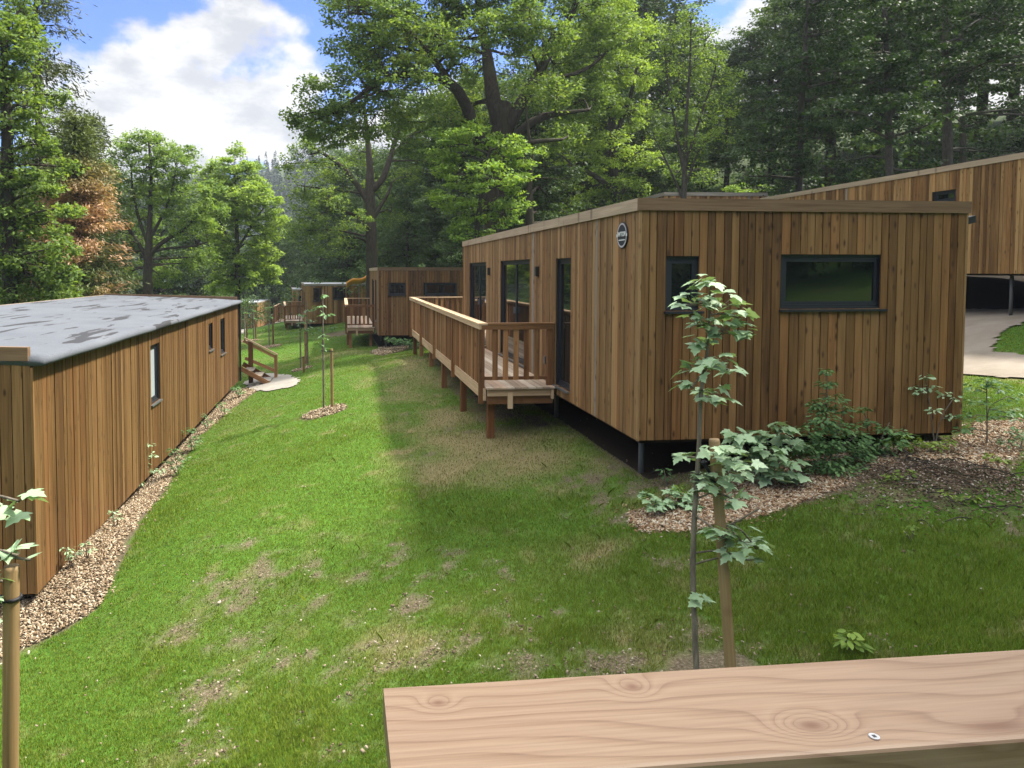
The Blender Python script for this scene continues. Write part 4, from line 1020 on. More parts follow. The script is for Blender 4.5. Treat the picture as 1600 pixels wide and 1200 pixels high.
    blobs = PB(D_, [(900,60,0,40), (945,30,0,44), (985,60,0,38), (915,110,-1,38), (965,110,-1,40), (1000,120,0,32), (930,165,-1,38), (980,180,0,36), (905,210,0,32), (955,235,-1,38), (1000,240,0,30), (925,290,0,32), (975,300,0,36),
                    (900,330,2,32), (950,350,1,34), (1000,340,1,28), (960,-20,0,50), (905,-10,0,44), (1010,40,1,24), (870,240,0,26), (1010,290,2,26)])
    make_tree('beech_tree', 'tall fresh green tree between the huge oak and the slender many-stemmed tree', 'tree', b, T, limbs, blobs, None, 'bark_wood', 'birch', leafL=.17, per=42, dens=1.0, rc=.5, seed=15, flat=.4)
    # ---- slender multi-stem tree
    D_ = 30
    b, T = based(D_, [(1068,470,.13), (1068,330,.115), (1070,250,.1), (1073,180,.07), (1078,100,.045), (1080,30,.02)])
    limbs = [PT(D_, [(1068,270,.07), (1056,200,.055), (1044,130,.04), (1038,70,.02)]), PT(D_, [(1070,260,.07), (1092,190,.05), (1112,130,.035), (1122,85,.02)]), PT(D_, [(1068,300,.05), (1090,240,.035), (1120,200,.02)]),
             PT(D_, [(1067,310,.05), (1040,250,.035), (1020,210,.02)])]
    blobs = PB(D_, [(1078,30,0,20,1.4), (1050,60,0,22,1.2), (1100,70,0,24,1.2), (1130,95,0,18), (1040,110,0,24), (1080,110,0,26), (1120,135,0,26), (1148,115,0,12), (1060,160,0,26), (1100,180,0,26), (1140,165,0,20), (1030,170,0,20),
                    (1045,215,0,24), (1085,230,0,24), (1125,215,0,22), (1020,250,1,20), (1060,270,1,20), (1105,270,1,20)])
    make_tree('ash_tree', 'slender airy many-stemmed tree rising against the blue gap in the sky', 'tree', b, T, limbs, blobs, None, 'bark_wood', 'oak2', leafL=.13, per=26, dens=.95, rc=.42, seed=16, flat=.6)
    # ---- dark trees on the right
    def beechtree(label, D_, tr, blobs, seed, **kw):
        b, T = based(D_, tr)
        return make_tree('beech_tree', label, 'tree', b, T, [], PB(D_, blobs), None, 'bark_wood', 'beech', leafL=.17, per=46, dens=1.05, rc=.62, flat=.2, seed=seed, droop=.1, upn=1.8, **kw)
    beechtree('tall dark tree at the right side of the sky gap', 30, [(1245,430,.17), (1248,330,.15), (1250,230,.13), (1255,120,.10), (1262,0,.07), (1265,-80,.08)],
        [(1215,140,0,34), (1240,90,0,36), (1270,50,0,38), (1290,0,0,48), (1190,185,0,30), (1230,200,0,36), (1275,150,0,36), (1310,100,0,38), (1180,235,0,30), (1225,265,0,36), (1280,215,-1,34), (1300,-60,0,60), (1170,275,1,26), (1240,-20,0,30), (1330,40,0,40), (1260,300,1,34), (1200,310,1,30), (1240,240,-1,30), (1260,100,-2,34), (1310,200,-1,30,.5), (1330,120,-1,34)], 21)
    beechtree('dark beech with layered drooping sprays left of the pale-grey trunks', 27, [(1392,400,.15), (1390,300,.14), (1388,200,.12), (1385,100,.1), (1382,0,.07)],
        [(1350,60,0,44), (1400,30,0,46), (1440,80,0,42), (1360,130,0,40), (1420,150,-1,42), (1340,195,-1,26,.5), (1395,210,-1,36,.6), (1450,195,-1,36,.6), (1370,-30,0,60), (1455,0,0,50), (1300,170,-2,30,.5), (1440,265,1,34,.5), (1400,275,2,26,.5), (1380,80,-2,36), (1390,165,-2,30,.5), (1330,250,2,26,.5), (1420,90,-1,36)], 22)
    beechtree('dark tree with a straight pale-grey trunk above the upper cabin roof', 30, [(1482,420,.24), (1481,300,.21), (1480,200,.18), (1478,100,.13), (1476,0,.08)],
        [(1500,60,0,48), (1550,30,0,50), (1480,110,0,36), (1530,130,0,44), (1580,100,0,44), (1560,180,1,36,.6), (1500,190,2,32,.6), (1520,-30,0,70), (1590,170,1,34,.6), (1540,235,3,30,.5), (1480,40,-2,40), (1470,160,-2,32,.5), (1510,110,-2,34), (1560,90,-2,36)], 23)
    beechtree('dark tree with a thin trunk at the right edge of the view', 34, [(1507,420,.17), (1506,300,.15), (1504,200,.13), (1502,100,.1), (1500,0,.08)],
        [(1600,30,0,50), (1640,100,0,50), (1620,180,0,44), (1590,235,1,34,.6), (1540,260,2,30,.5), (1650,-20,0,60), (1480,240,3,26,.5), (1640,240,0,44)], 24)
    # ---- left side
    D_ = 23
    b, T = based(D_, [(18,520,.26), (15,400,.24), (12,280,.2), (10,160,.15), (5,60,.1)])
    blobs = PB(D_, [(20,60,0,40), (-20,40,0,46), (45,95,0,26), (10,130,0,46), (50,165,0,26), (-30,120,0,50), (20,205,0,44), (60,225,0,22), (0,270,0,44), (50,285,0,34), (80,300,0,22), (20,340,0,46), (70,350,0,34), (0,400,0,46), (50,410,0,42), (85,420,0,28),
                    (100,325,-1,20), (20,455,0,40), (70,462,0,32), (100,465,0,20), (-30,330,0,50), (85,150,1,20), (95,260,1,22), (100,385,-1,22), (60,50,1,24), (35,10,1,34), (100,430,-1,20)])
    make_tree('oak_tree', 'bright broadleaf tree filling the left edge above the grey roof', 'tree', b, T, [], blobs, None, 'bark', 'oak2', leafL=.17, per=46, dens=1.1, rc=.45, seed=31)
    # spreading oak above the roof
    D_ = 44
    b, T = based(D_, [(231,500,.36), (231,440,.3), (232,405,.27), (233,370,.2), (235,320,.13), (236,270,.09), (232,220,.05)])
    limbs = [PT(D_, [(232,400,.18), (255,378,.14), (285,360,.1), (305,340,.07), (322,325,.04)]), PT(D_, [(231,405,.16), (210,370,.12), (190,345,.09), (175,325,.05)]),
             PT(D_, [(233,375,.12), (252,340,.09), (268,300,.07), (275,260,.04)]), PT(D_, [(232,385,.12), (218,345,.09), (208,300,.07), (205,260,.04)]), PT(D_, [(233,395,.1), (262,388,.08), (300,385,.06), (325,378,.04)])]
    blobs = PB(D_, [(212,215,0,20), (235,235,0,24), (260,240,0,20), (195,245,0,24), (225,265,0,26), (262,275,0,26), (290,262,0,20), (180,280,0,22), (205,300,0,24), (248,305,0,24), (285,300,0,24), (310,295,0,16), (172,315,0,20), (322,318,0,14),
                    (195,340,0,22), (235,340,2,20), (275,335,0,22), (310,335,0,20), (180,360,0,18), (215,372,2,18,.6), (290,362,0,20,.6), (320,355,0,16,.6), (250,375,3,18,.6), (165,345,0,16), (170,300,2,20), (190,225,1,16), (300,240,1,14), (240,215,1,16), (205,420,2,18), (270,420,3,20), (300,410,2,18), (155,390,1,16), (330,345,1,14), (158,300,3,22), (160,350,3,22), (165,260,3,18), (335,290,2,18), (340,330,2,18), (255,230,2,20), (280,245,2,18), (240,300,2,26), (200,380,3,22), (250,430,4,26), (320,400,3,22), (180,440,3,22)])
    make_tree('oak_tree', 'small spreading oak with dark fanning branches left of the fresh green tree', 'tree', b, T, limbs, blobs, None, 'bark', 'oak2', leafL=.2, per=42, dens=1.2, rc=.55, seed=32)
    D_ = 50
    b, T = based(D_, [(372,500,.2), (371,430,.18), (370,360,.14), (368,300,.08), (366,260,.04)])
    limbs = [PT(D_, [(371,400,.1), (345,350,.07), (330,310,.04)]), PT(D_, [(371,390,.1), (395,350,.07), (415,320,.04)])]
    blobs = PB(D_, [(362,258,0,18), (345,280,0,22), (382,272,0,22), (400,290,0,18), (360,305,0,24), (330,305,0,20), (395,318,0,22), (420,315,0,16), (345,340,0,22), (380,350,0,24), (415,350,0,18), (425,335,0,12), (355,375,0,22), (400,385,0,20), (340,400,0,18), (375,410,0,24), (350,430,0,20), (390,435,0,18), (365,448,0,18), (340,255,1,16), (395,262,1,14), (330,330,1,18), (425,365,1,14), (335,375,1,18), (375,320,-1,22), (410,300,1,16), (345,450,1,18), (405,420,1,18), (322,275,1,18), (325,320,1,20), (330,365,1,20), (435,345,1,14), (418,395,1,18), (370,235,1,14), (350,395,0,22), (425,430,2,20), (385,300,-1,24)])
    make_tree('birch_tree', 'fresh light green tree standing in the sun beyond the grey roof', 'tree', b, T, limbs, blobs, None, 'bark_wood', 'birch', leafL=.22, per=44, dens=1.3, rc=.55, seed=33, flat=.5)
    D_ = 47
    b, T = based(D_, [(197,500,.17), (196,440,.15), (195,400,.12), (190,370,.08), (186,340,.04)])
    make_tree('oak_tree', 'smaller tree with a pale straight stem just left of the small spreading oak', 'tree', b, T, [], PB(D_, [(185,400,0,20), (205,385,0,18), (172,375,0,18), (190,350,1,18), (175,425,0,18), (210,420,1,18)]), None, 'bark_wood', 'dense', leafL=.2, per=34, dens=.9, rc=.5, seed=34)

def make_conifer(name, label, base, h, r0, mat, seed, drop=.25, gap=.0, top=1.0, taper=1.0, tuft=.5, per=60, low=.05, leafL=.14, nb=150, trunk_r=.22, bark='bark'):
    rng = np.random.default_rng(seed); t = thing(name, label, 'tree', base)
    W = Wood(); W.limb([(0, 0, -.4, trunk_r), (.05, 0, h*.4, trunk_r*.72), (0, .05, h*.8, trunk_r*.3), (0, 0, h, .02)], 9, .03, rng)
    A = []; B = []; 
    for i in range(nb):
        f = low+(1-low)*(i+rng.random())/nb; z = f*h; L = r0*(1-f)**taper*rng.uniform(.6, 1.1)+.25
        if rng.random() < gap: L *= .4
        a = rng.uniform(0, 2*math.pi); A.append((0, 0, z)); B.append((math.cos(a)*L, math.sin(a)*L, z+L*(.12-drop)))
    A = np.array(A); B = np.array(B); V, Fq = twigs(A, B, .03, .008, .08); W.addq(V, Fq); W.build('trunk', M[bark], t)
    Cs = []; D_ = []
    for a, b_ in zip(A, B):
        L = np.linalg.norm(b_-a); k = max(2, int(L/tuft*1.7))
        for s in np.linspace(.22, 1, k):
            p = a+(b_-a)*s; p = p+rng.normal(0, .10, 3)*L*.6*np.array([1, 1, .3]); Cs.append(p); D_.append(nrm(b_-a))
    C = np.array(Cs); Dv = np.array(D_); k = len(C); n = per; tot = k*n
    off = rng.normal(0, 1, (tot, 3))*np.array([tuft*.5, tuft*.5, tuft*.22]); off[:, 2] -= np.abs(rng.normal(0, tuft*.25, tot))
    P = np.repeat(C, n, 0)+off; D2 = nrm(np.repeat(Dv, n, 0)+rng.normal(0, .6, (tot, 3))+np.array([0, 0, -.45])); N = nrm(rng.normal(size=(tot, 3))+np.array([0, 0, .8])); N = nrm(N-D2*(N*D2).sum(-1, keepdims=True))
    s = leafL*rng.uniform(.6, 1.4, tot); V = leaf_quads(P, D2, N, s*1.3, s*.34); m = len(V)//4
    np_mesh('crown', V, np.arange(m*4).reshape(-1, 4), M[mat], t); make_tree.count += m
    return t
def build_conifers():
    b = gbase(66, 30); make_conifer('larch_tree', 'tall sparse conifer with a visible bare stem at the upper left', b, 22, 3.6, 'larch', 41, .28, .25, taper=.75, per=34, nb=190, leafL=.17, tuft=.55)
    b = gbase(124, 27); make_conifer('cypress_tree', 'conifer with rusty brown dead foliage beside the bright left tree', b, 10.4, 1.8, 'browning', 42, .05, 0, taper=.45, per=60, nb=230, leafL=.13, tuft=.42, low=.02)
    b = gbase(150, 40); make_conifer('spruce_tree', 'pointed conifer top just behind the rusty brown one', b, 13.6, 3.0, 'larch', 43, .3, .1, taper=.8, per=34, nb=170, leafL=.2, tuft=.6)

def generic_trees():
    """two broadleaf forms, copied with different size and turn for the wood around the clearing"""
    protos = []
    rng = random.Random(5)
    for s, (mat, n) in enumerate((('dense', 26), ('oak2', 24), ('dense', 22))):
        h = 15; bl = []
        for k in range(n):
            f = (k+.5)/n; z = 3.0+f*11.0; a = rng.uniform(0, 6.28); rad = (1-abs(f-.42)*1.25)*2.9*rng.uniform(.5, 1)
            bl.append((math.cos(a)*rad, math.sin(a)*rad, z, rng.uniform(1.3, 2.1), rng.uniform(1.0, 1.5)))
        T = [(0, 0, -.5, .26), (.1, .1, 4, .21), (-.1, .2, 8, .15), (.1, 0, 12, .08), (0, 0, 14.2, .03)]
        protos.append((T, bl, mat, s))
    spots = []
    # px, depth, scale, proto
    spots = [(250,62,1.0,0), (310,66,.9,0), (150,58,1.05,0), (100,52,1.0,0), (425,100,.95,0), (455,98,1.1,0), (500,82,1.0,0), (545,72,1.05,0), (600,66,1.0,2), (650,60,1.1,0), (480,92,.9,2), (530,78,.7,0), (440,104,.9,2),
             (690,54,1.05,2), (640,52,.62,0), (720,48,.95,0), (750,58,1.2,2), (800,52,1.1,0), (680,44,.55,2), (730,40,.5,0), (850,46,1.0,2), (880,56,1.2,0), (930,50,1.1,0), (1000,54,1.25,2), (1040,44,.8,0), (1020,60,1.25,0), (900,42,.75,0), (960,44,.72,2), (860,40,.55,0),
             (1090,56,.8,0), (1130,48,.66,2), (1110,62,.8,2), (1170,52,.7,0), (1200,46,.85,0), (1250,50,1.15,2), (1290,42,1.0,0), (1330,52,1.2,0), (1360,44,.95,2), (1420,42,1.1,0), (1460,50,1.25,2), (1520,44,1.15,0), (1570,52,1.25,2), (1610,42,1.15,0), (1660,46,1.2,2), (1060,40,.5,2), (1000,38,.5,0), (560,74,1.1,0), (400,100,.8,0), (360,100,.9,0)]
    kinds = {0: 'broadleaf tree in the wood', 2: 'dense tree in the wood', 1: 'tree in the wood'}
    lab = ['dark broadleaf tree among the woodland behind the cabins']
    pr_obj = {}
    for i, (px, D_, s, p) in enumerate(spots):
        b = gbase(px, D_)
        if p not in pr_obj:
            T, bl, mat, sd_ = protos[p]
            base = np.array(b); Tw = [(x+b[0], y+b[1], z+b[2], r) for x, y, z, r in T]; bw = [(x+b[0], y+b[1], z+b[2], rx, rz) for x, y, z, rx, rz in bl]
            o = make_tree('broadleaf_tree', 'dark broadleaf tree in the close-standing wood behind the cabins and lawn', 'tree', b, Tw, [], bw, None, 'bark', mat, group='trees of the surrounding wood', leafL=.24, per=40, dens=.62, rc=.75, seed=60+p, flat=.4)
            o.scale = (s*1.1, s*1.1, s); o.rotation_euler.z = rng.uniform(0, 6.28); pr_obj[p] = o
        else: copy_tree(pr_obj[p], b, rng.uniform(0, 6.28), (s*rng.uniform(1.0, 1.25), s*rng.uniform(1.0, 1.25), s*rng.uniform(.92, 1.08)))
        [o for o in COL.objects if o.parent is None][-1]['label'] = next(t_ for lim, t_ in ((340, 'woodland tree closing the view behind the small oak above the grey roof'), (470, 'woodland tree at the far dark end of the lawn'), (625, 'woodland tree behind the forked oak and the orange slide'), (860, 'woodland tree in the dark behind the huge oak'), (1150, 'woodland tree behind the slender many-stemmed tree'), (1350, 'woodland tree behind the tall dark tree by the sky gap'), (9999, 'woodland tree on the dark slope above the upper cabin')) if px <= lim)

def build_side_trees():
    rng = np.random.default_rng(90)
    for i, (x, y, h, lab) in enumerate([(15.5, 3.0, 17, 'unseen large tree added right of the lawn to shade it'), (16.0, 8.5, 17, 'unseen large tree added beside the sandy path to shade the lawn and nearest cabin')]):  # unseen trees, added right of the view to shade the near lawn
        z0 = H(x, y); T = [(x, y, z0-.4, .34), (x-.2, y, z0+5, .28), (x-.1, y+.2, z0+10, .2), (x, y, z0+h, .04)]; bl = []
        for k in range(26):
            a = rng.uniform(0, 6.28); r = 4.6*math.sqrt(rng.random()); z = z0+8.5+rng.random()*(h-9.5)
            bl.append((x-.8+math.cos(a)*r, y+math.sin(a)*r, z, rng.uniform(1.3, 2.0), rng.uniform(.9, 1.3)))
        make_tree('beech_tree', lab, 'tree', (x, y, float(z0)), T, [], bl, None, 'bark_wood', 'dense', leafL=.22, per=40, dens=.75, rc=.7, seed=90+i, flat=.4)
    src = [o for o in COL.objects if o.name.startswith('broadleaf_tree') and o.parent is None][0]
    for i, (x, y, s) in enumerate([(-16, -30, 1.0), (-7, -34, 1.0), (2, -31, 1.1), (11, -34, 1.0), (19, -28, 1.1), (26, -18, 1.1)]):
        copy_tree(src, (x, y, float(H(x, y))), i*1.3, (s*1.2, s*1.2, s), 'broadleaf tree of the wood behind the viewpoint, seen only as a reflection')
def build_hillwood():
    """distant spruces on the valley side: far off, one mass"""
    rng = np.random.default_rng(77); n = 1500; Vs = []
    x = rng.uniform(-190, 60, n); y = rng.uniform(150, 430, n); z = H(x, y); h = rng.uniform(13, 21, n)
    for i in range(n):
        m = 110; f = rng.random(m)**.8; a = rng.uniform(0, 6.28, m); R_ = (1-f)*h[i]*.17+.2
        P = np.stack([x[i]+np.cos(a)*R_*.7, y[i]+np.sin(a)*R_*.7, z[i]+h[i]*(.08+.92*f)], -1)
        D2 = np.stack([np.cos(a), np.sin(a), np.full(m, -.45)], -1); D2 = nrm(D2+rng.normal(0, .15, (m, 3))); N = nrm(np.stack([-np.sin(a)*.2, np.cos(a)*.2, np.ones(m)], -1)); N = nrm(N-D2*(N*D2).sum(-1, keepdims=True))
        Vs.append(leaf_quads(P, D2, N, np.maximum(R_*1.2, .9), np.full(m, 1.0)))
    V = np.concatenate(Vs); k = len(V)//4
    tag(np_mesh('woodland', V, np.arange(k*4).reshape(-1, 4), M['spruce']), 'far hazy spruce wood on the valley side', 'woodland', None, 'stuff')
def build_understorey():
    """low leafy edge of the wood: closes the view under the crowns"""
    rng = np.random.default_rng(9); Cs = []; rr = []
    path_ = [(-10, 520, 38), (60, 500, 40), (130, 490, 42), (170, 480, 52), (260, 480, 56), (330, 480, 62), (345, 480, 92), (400, 495, 106), (450, 490, 104), (500, 480, 84), (530, 480, 72), (560, 470, 60), (620, 470, 56), (690, 460, 50), (760, 440, 46), (840, 420, 42), (920, 400, 40), (1000, 380, 40), (1080, 360, 42), (1160, 340, 42), (1250, 330, 40), (1340, 320, 38), (1430, 310, 36), (1520, 300, 36), (1620, 290, 36), (1750, 290, 36)]
    P = np.array([gbase(a, c) for a, b_, c in path_])
    for i in range(len(P)-1):
        L = np.linalg.norm(P[i+1]-P[i]); k = int(L*(22 if i > 11 else 11))
        f = rng.random(k)[:, None]; q = P[i]*(1-f)+P[i+1]*f; q = q+np.stack([rng.normal(0, 2.5, k), rng.normal(1.5, 2.5, k), np.zeros(k)], -1)
        tall = (2.0+3.2*vnoise(q[:, 0], q[:, 1], 3.0))*(1.9 if i > 11 else 1.0); q[:, 2] = H(q[:, 0], q[:, 1])+rng.random(k)**.8*tall; Cs.append(q); rr.append(rng.uniform(.5, .95, k))
    Q = np.array([(-24, -14), (-14, -18), (-4, -20), (6, -19), (15, -18), (23, -12), (30, -6)], float)
    for i in range(len(Q)-1):
        k = 260; f = rng.random(k)[:, None]; q = Q[i]*(1-f)+Q[i+1]*f+rng.normal(0, 1.3, (k, 2)); z = H(q[:, 0], q[:, 1])+rng.random(k)*5.5
        Cs.append(np.stack([q[:, 0], q[:, 1], z], -1)); rr.append(rng.uniform(.5, .95, k))
    C = np.concatenate(Cs); V = cluster_leaves(C, np.concatenate(rr), 34, .22, .6, .2, 1.0, rng); k = len(V)//4
    tag(np_mesh('undergrowth', V, np.arange(k*4).reshape(-1, 4), M['dense']), 'leafy undergrowth along the dark edge of the wood', 'undergrowth', None, 'stuff'); make_tree.count += k
build_trees(); build_conifers(); generic_trees(); build_side_trees(); build_hillwood(); build_understorey()
print('LEAVES', make_tree.count)

# ------------------------------------------------------------------ saplings, stakes and bedding plants
LOBED = np.array([(0, .0), (.16, -.07), (.44, -.10), (.36, .07), (.52, .16), (.66, .36), (.44, .36), (.30, .44), (.33, .62), (.17, .72), (0, 1.0)])
LOBED = np.vstack([LOBED, LOBED[1:-1][::-1]*np.array([-1, 1])])
OVAL = np.array([(0, 0), (.16, .15), (.25, .42), (.17, .74), (0, 1.0), (-.17, .74), (-.25, .42), (-.16, .15)])
def shaped_leaves(P, D, N, s, shape, cup=.12, rng=RNG):
    """P leaf base, D towards tip, N upper side"""
    S = np.cross(D, N); n = len(P); m = len(shape); cen = np.array([0, .35]); V = [P+D*(s*cen[1])[:, None]-N*(s*cup*.3)[:, None]]
    dr = rng.uniform(.5, 1.5, n)
    for (x, y) in shape:
        d2 = (x*x*1.0+(y-.35)**2*.55)
        V.append(P+S*(s*x)[:, None]+D*(s*y)[:, None]-N*(s*cup*dr*d2*2.2-s*cup*1.1*abs(x))[:, None])
    V = np.stack(V, 1).reshape(-1, 3); f = np.array([(0, 1+i, 1+(i+1) % m) for i in range(m)])
    return V, (np.arange(n)[:, None, None]*(m+1)+f[None]).reshape(-1, 3)
def plant(name, label, cat, base, stems, clusters, leaf, mat, shape=LOBED, seed=1, group=None, stem_mat='bark_grey', up=.9, droop=.3, flat=.55, petiole=True, upright=0):
    """stems: lists of (x,y,z,r); clusters: (x,y,z,r,n)"""
    rng = np.random.default_rng(seed); o = np.array(base, float); t = thing(name, label, cat, tuple(o), 0, group)
    W = Wood(); nodes = []
    for s in stems: nodes.append(W.limb([(s_[0]-o[0], s_[1]-o[1], s_[2]-o[2], s_[3]) for s_ in s], 7, .05, rng))
    nodes = np.concatenate(nodes); Ps, Ds, Ns = [], [], []
    for (x, y, z, r, n) in clusters:
        c = np.array([x, y, z])-o; d = np.linalg.norm(nodes[:, :3]-c, axis=1)+np.maximum(0, nodes[:, 2]-c[2])*1.0; s0 = nodes[int(np.argmin(d))]
        hub = c-np.array([0, 0, r*.3]); rr = max(.0022, s0[3]*.35)
        W.limb([(*s0[:3], rr), (*((s0[:3]+hub)/2+np.array([0, 0, .08*np.linalg.norm(hub-s0[:3])])), rr*.8), (*hub, rr*.5)], 5, .05, rng)
        v = nrm(rng.normal(size=(n, 3))); q = (rng.random(n)**.5)[:, None]; P = c+v*q*np.array([r, r, r*flat])
        rad = nrm(np.stack([v[:, 0], v[:, 1], np.zeros(n)], -1)+rng.normal(0, .3, (n, 3))*np.array([1, 1, 0]))
        D = nrm(rad+np.array([0, 0, -droop])+rng.normal(0, .22, (n, 3))); N = nrm(np.array([0, 0, up])+rad*.35+rng.normal(0, .3, (n, 3))); N = nrm(N-D*(N*D).sum(-1, keepdims=True))
        if petiole: Vt, Ft = twigs(np.repeat(hub[None], n, 0), P, .0016, .0011, -.05); W.addq(Vt, Ft)
        Ps.append(P); Ds.append(D); Ns.append(N)
    W.build('stem', M[stem_mat], t)
    P, D, N = map(np.concatenate, (Ps, Ds, Ns)); V, Fq = shaped_leaves(P, D, N, leaf*rng.uniform(.6, 1.2, len(P)), shape, .14, rng)
    np_mesh('foliage', V, Fq, M[mat], t)
    return t
def WC(D, cl, k=1.0):
    out = []
    rng = random.Random(3)
    for c in cl:
        q = at(c[0], c[1], D+(c[4] if len(c) > 4 else rng.uniform(-.12, .12)*D/8)); out.append((q[0], q[1], q[2], c[2]*D/F*k, c[3]))
    return out
def WS(D, pts): return [(*at(p[0], p[1], D+(p[3] if len(p) > 3 else 0)), p[2]) for p in pts]
def stake(label, bottom, top, r, tie=None, tie_to=None, group='stakes holding young trees'):
    b = np.array(bottom, float); tp = np.array(top, float); t = thing('tree_stake', label, 'stake', tuple(b), 0, group); d = tp-b
    m = MB(); k = 12; m.tube([d*(i/k)-np.array([0, 0, .25*(i == 0)]) for i in range(k)]+[d*.992, d], [r*random.uniform(.97, 1.03) for _ in range(k)]+[r, r*.9], 14); m.build('pole', M['stake'], t)
    if tie is not None:
        c = d*tie; e = np.array(tie_to, float)-b; m = MB(); w = .018
        a = [(c+np.array([math.cos(q)*(r+.004), math.sin(q)*(r+.004), 0])) for q in np.linspace(0, 2*math.pi, 14)]
        m.tube(a, w*.45, 5); m.tube([c+nrm(e-c)*r, (c+e)/2+np.array([0, 0, -.01]), e], w*.55, 6); m.tube([e+np.array([math.cos(q)*.022, math.sin(q)*.022, .0]) for q in np.linspace(0, 2*math.pi, 12)], w*.4, 5)
        m.build('rubber_tie', M['rubber'], t)
    return t
def build_plants():
    # main sapling by the rail
    D_ = 4.4; gz = float(at(1095, 1135, D_)[2]); T = WS(D_, [(1096,1150,.020), (1088,1035,.019), (1083,900,.0175), (1085,810,.016), (1087,780,.0155), (1092,700,.014), (1096,610,.0125), (1106,540,.009), (1110,440,.004)])
    T[0] = (T[0][0], T[0][1], float(H(T[0][0], T[0][1]))-.05, T[0][3])
    br = [WS(D_, [(1088,715,.005), (1110,708,.004,-.05), (1135,712,.003,-.1)]), WS(D_, [(1085,805,.005), (1105,818,.004,-.1), (1125,835,.003,-.15)]), WS(D_, [(1085,834,.005), (1115,828,.004,.0), (1150,815,.003,.0), (1185,795,.002,0)]),
          WS(D_, [(1087,780,.004), (1105,772,.003,-.05), (1120,765,.002,-.1)]), WS(D_, [(1084,930,.004), (1094,935,.002)]), WS(D_, [(1100,580,.004), (1085,600,.003)])]
    cl = [(1103,440,22,7), (1082,468,26,7), (1125,468,30,8), (1152,488,24,6), (1090,500,30,8), (1130,508,28,7), (1165,520,14,3), (1100,532,20,5), (1090,568,32,8), (1118,560,24,6), (1142,574,14,3), (1082,600,20,4), (1122,612,24,6), (1098,622,14,3),
          (1128,703,26,7,-.12), (1150,722,26,6,-.12), (1140,748,22,5,-.1), (1104,758,20,5,-.05), (1150,775,22,5,-.1), (1070,712,12,4,.05), (1098,742,16,4), (1130,832,24,7,-.15), (1160,838,28,8,-.1), (1182,852,18,5,0), (1150,862,14,3,-.1), (1174,872,10,2,0), (1096,935,10,3)]
    b = (T[0][0], T[0][1], float(H(T[0][0], T[0][1])))
    plant('maple_sapling', 'staked young maple with pale lobed leaves rising right behind the foreground rail', 'sapling', b, [T]+br, WC(D_, [(a[0], a[1], a[2]*1.12, int(a[3]*2.3))+tuple(a[4:]) for a in cl]), .080, 'sap', LOBED, 51, 'young staked trees')
    q0 = at(1150, 1110, D_); q1 = at(1116, 686, D_); tt = at(1098, 722, D_)
    stake('tall round stake leaning beside the pale-leaved maple sapling, darker towards its foot', (q0[0], q0[1], H(q0[0], q0[1])), q1, .033, .86, tt)
    # left edge sapling
    D_ = 2.9; b0 = at(-60, 1400, D_); gz = float(H(b0[0], b0[1])); T = [(b0[0], b0[1], gz-.05, .013)]+WS(D_, [(-55,1000,.012), (-48,900,.010), (-45,780,.008), (-40,680,.004)])
    cl = [(30,778,16,3,-.05), (5,785,22,4), (35,800,10,1), (28,862,20,3), (5,865,18,3), (48,872,8,1), (0,900,18,3), (-5,930,18,3), (25,905,9,1,.1), (0,975,16,2), (-75,720,30,6), (-80,820,30,6)]
    plant('maple_sapling', 'young maple at the left edge, its pale leaves reaching past the tied stake', 'sapling', (b0[0], b0[1], gz), [T], WC(D_, [(a[0], a[1], a[2], a[3])+tuple(a[4:]) for a in cl]), .080, 'sap', LOBED, 52, 'young staked trees')
    q0 = at(8, 1420, D_); q1 = at(18, 884, D_); stake('round stake with a black rubber strap at the left edge of the view', (q0[0], q0[1], H(q0[0], q0[1])), q1, .031, .937, at(-50, 925, D_))
    # small staked trees along the lawn: (tree foot px, stake foot px, tree top y, stake top y, ...)
    for i, (tx, ty, sx, ttop, stop, r, lab, sl, cls) in enumerate([
        (506, 641, 519, 452, 545, .038, 'thin young tree in the middle of the lawn, in a wood chip ring', 'stake and black strap in the wood chip ring in the middle of the lawn', [(504,462,6,8), (500,480,9,14), (510,492,9,16), (503,525,8,14), (497,535,6,6), (508,545,4,3)]),
        (470, 577, 475, 480, 557, .045, 'slim young tree tied to a short post, in front of the third cabin', 'short dark post with a crossing strap on the lawn', [(472,492,5,10), (468,505,6,12), (474,515,5,10)]),
        (481, 570, 478, 470, 484, .06, 'thin tree behind the tallest pole of the far lawn', 'tallest thin pole on the far lawn, in front of the third cabin', [(482,485,6,12), (486,500,6,12), (480,512,6,12), (490,520,4,6)]),
        (421, 541, 427, 470, 491, .06, 'faint young tree beside the stake below the farthest deck', 'upright stake on the lawn below the farthest deck', [(421,480,3,10), (423,495,3,10)]),
        (397, 531, 400, 478, 500, .06, 'tiny far young tree near the distant small cabin', 'thin far stake near the distant small cabin', [(397,485,3,8), (398,497,3,8)]),
        (383, 534, 386, 480, 503, .06, 'tiny far young tree beside the end of the amber cabin', 'thin far stake showing beside the end of the amber cabin', [(384,488,3,8)])]):
        g2 = gpix(tx, ty); d = float(np.dot(np.array([g2[0], g2[1], H(*g2)]), FW)); zb = float(H(*g2))
        top = at(tx-2, ttop, d); T = [(g2[0], g2[1], zb-.05, .016+.0006*d), (*(at(tx-1, (ty+ttop)/2, d)), .012+.0006*d), (*top, .004+.0003*d)]
        plant('young_tree', lab, 'sapling', (g2[0], g2[1], zb), [T], WC(d, cls), .11+.002*d, 'shrub', OVAL, 70+i, 'young staked trees', petiole=False)
        s2 = gpix(sx, ty-2 if i != 1 else 582); zs = float(H(*s2)); ds = float(np.dot(np.array([s2[0], s2[1], zs]), FW)); tp = at(sx-1, stop, ds)
        fr = .96 if i in (0, 1) else None
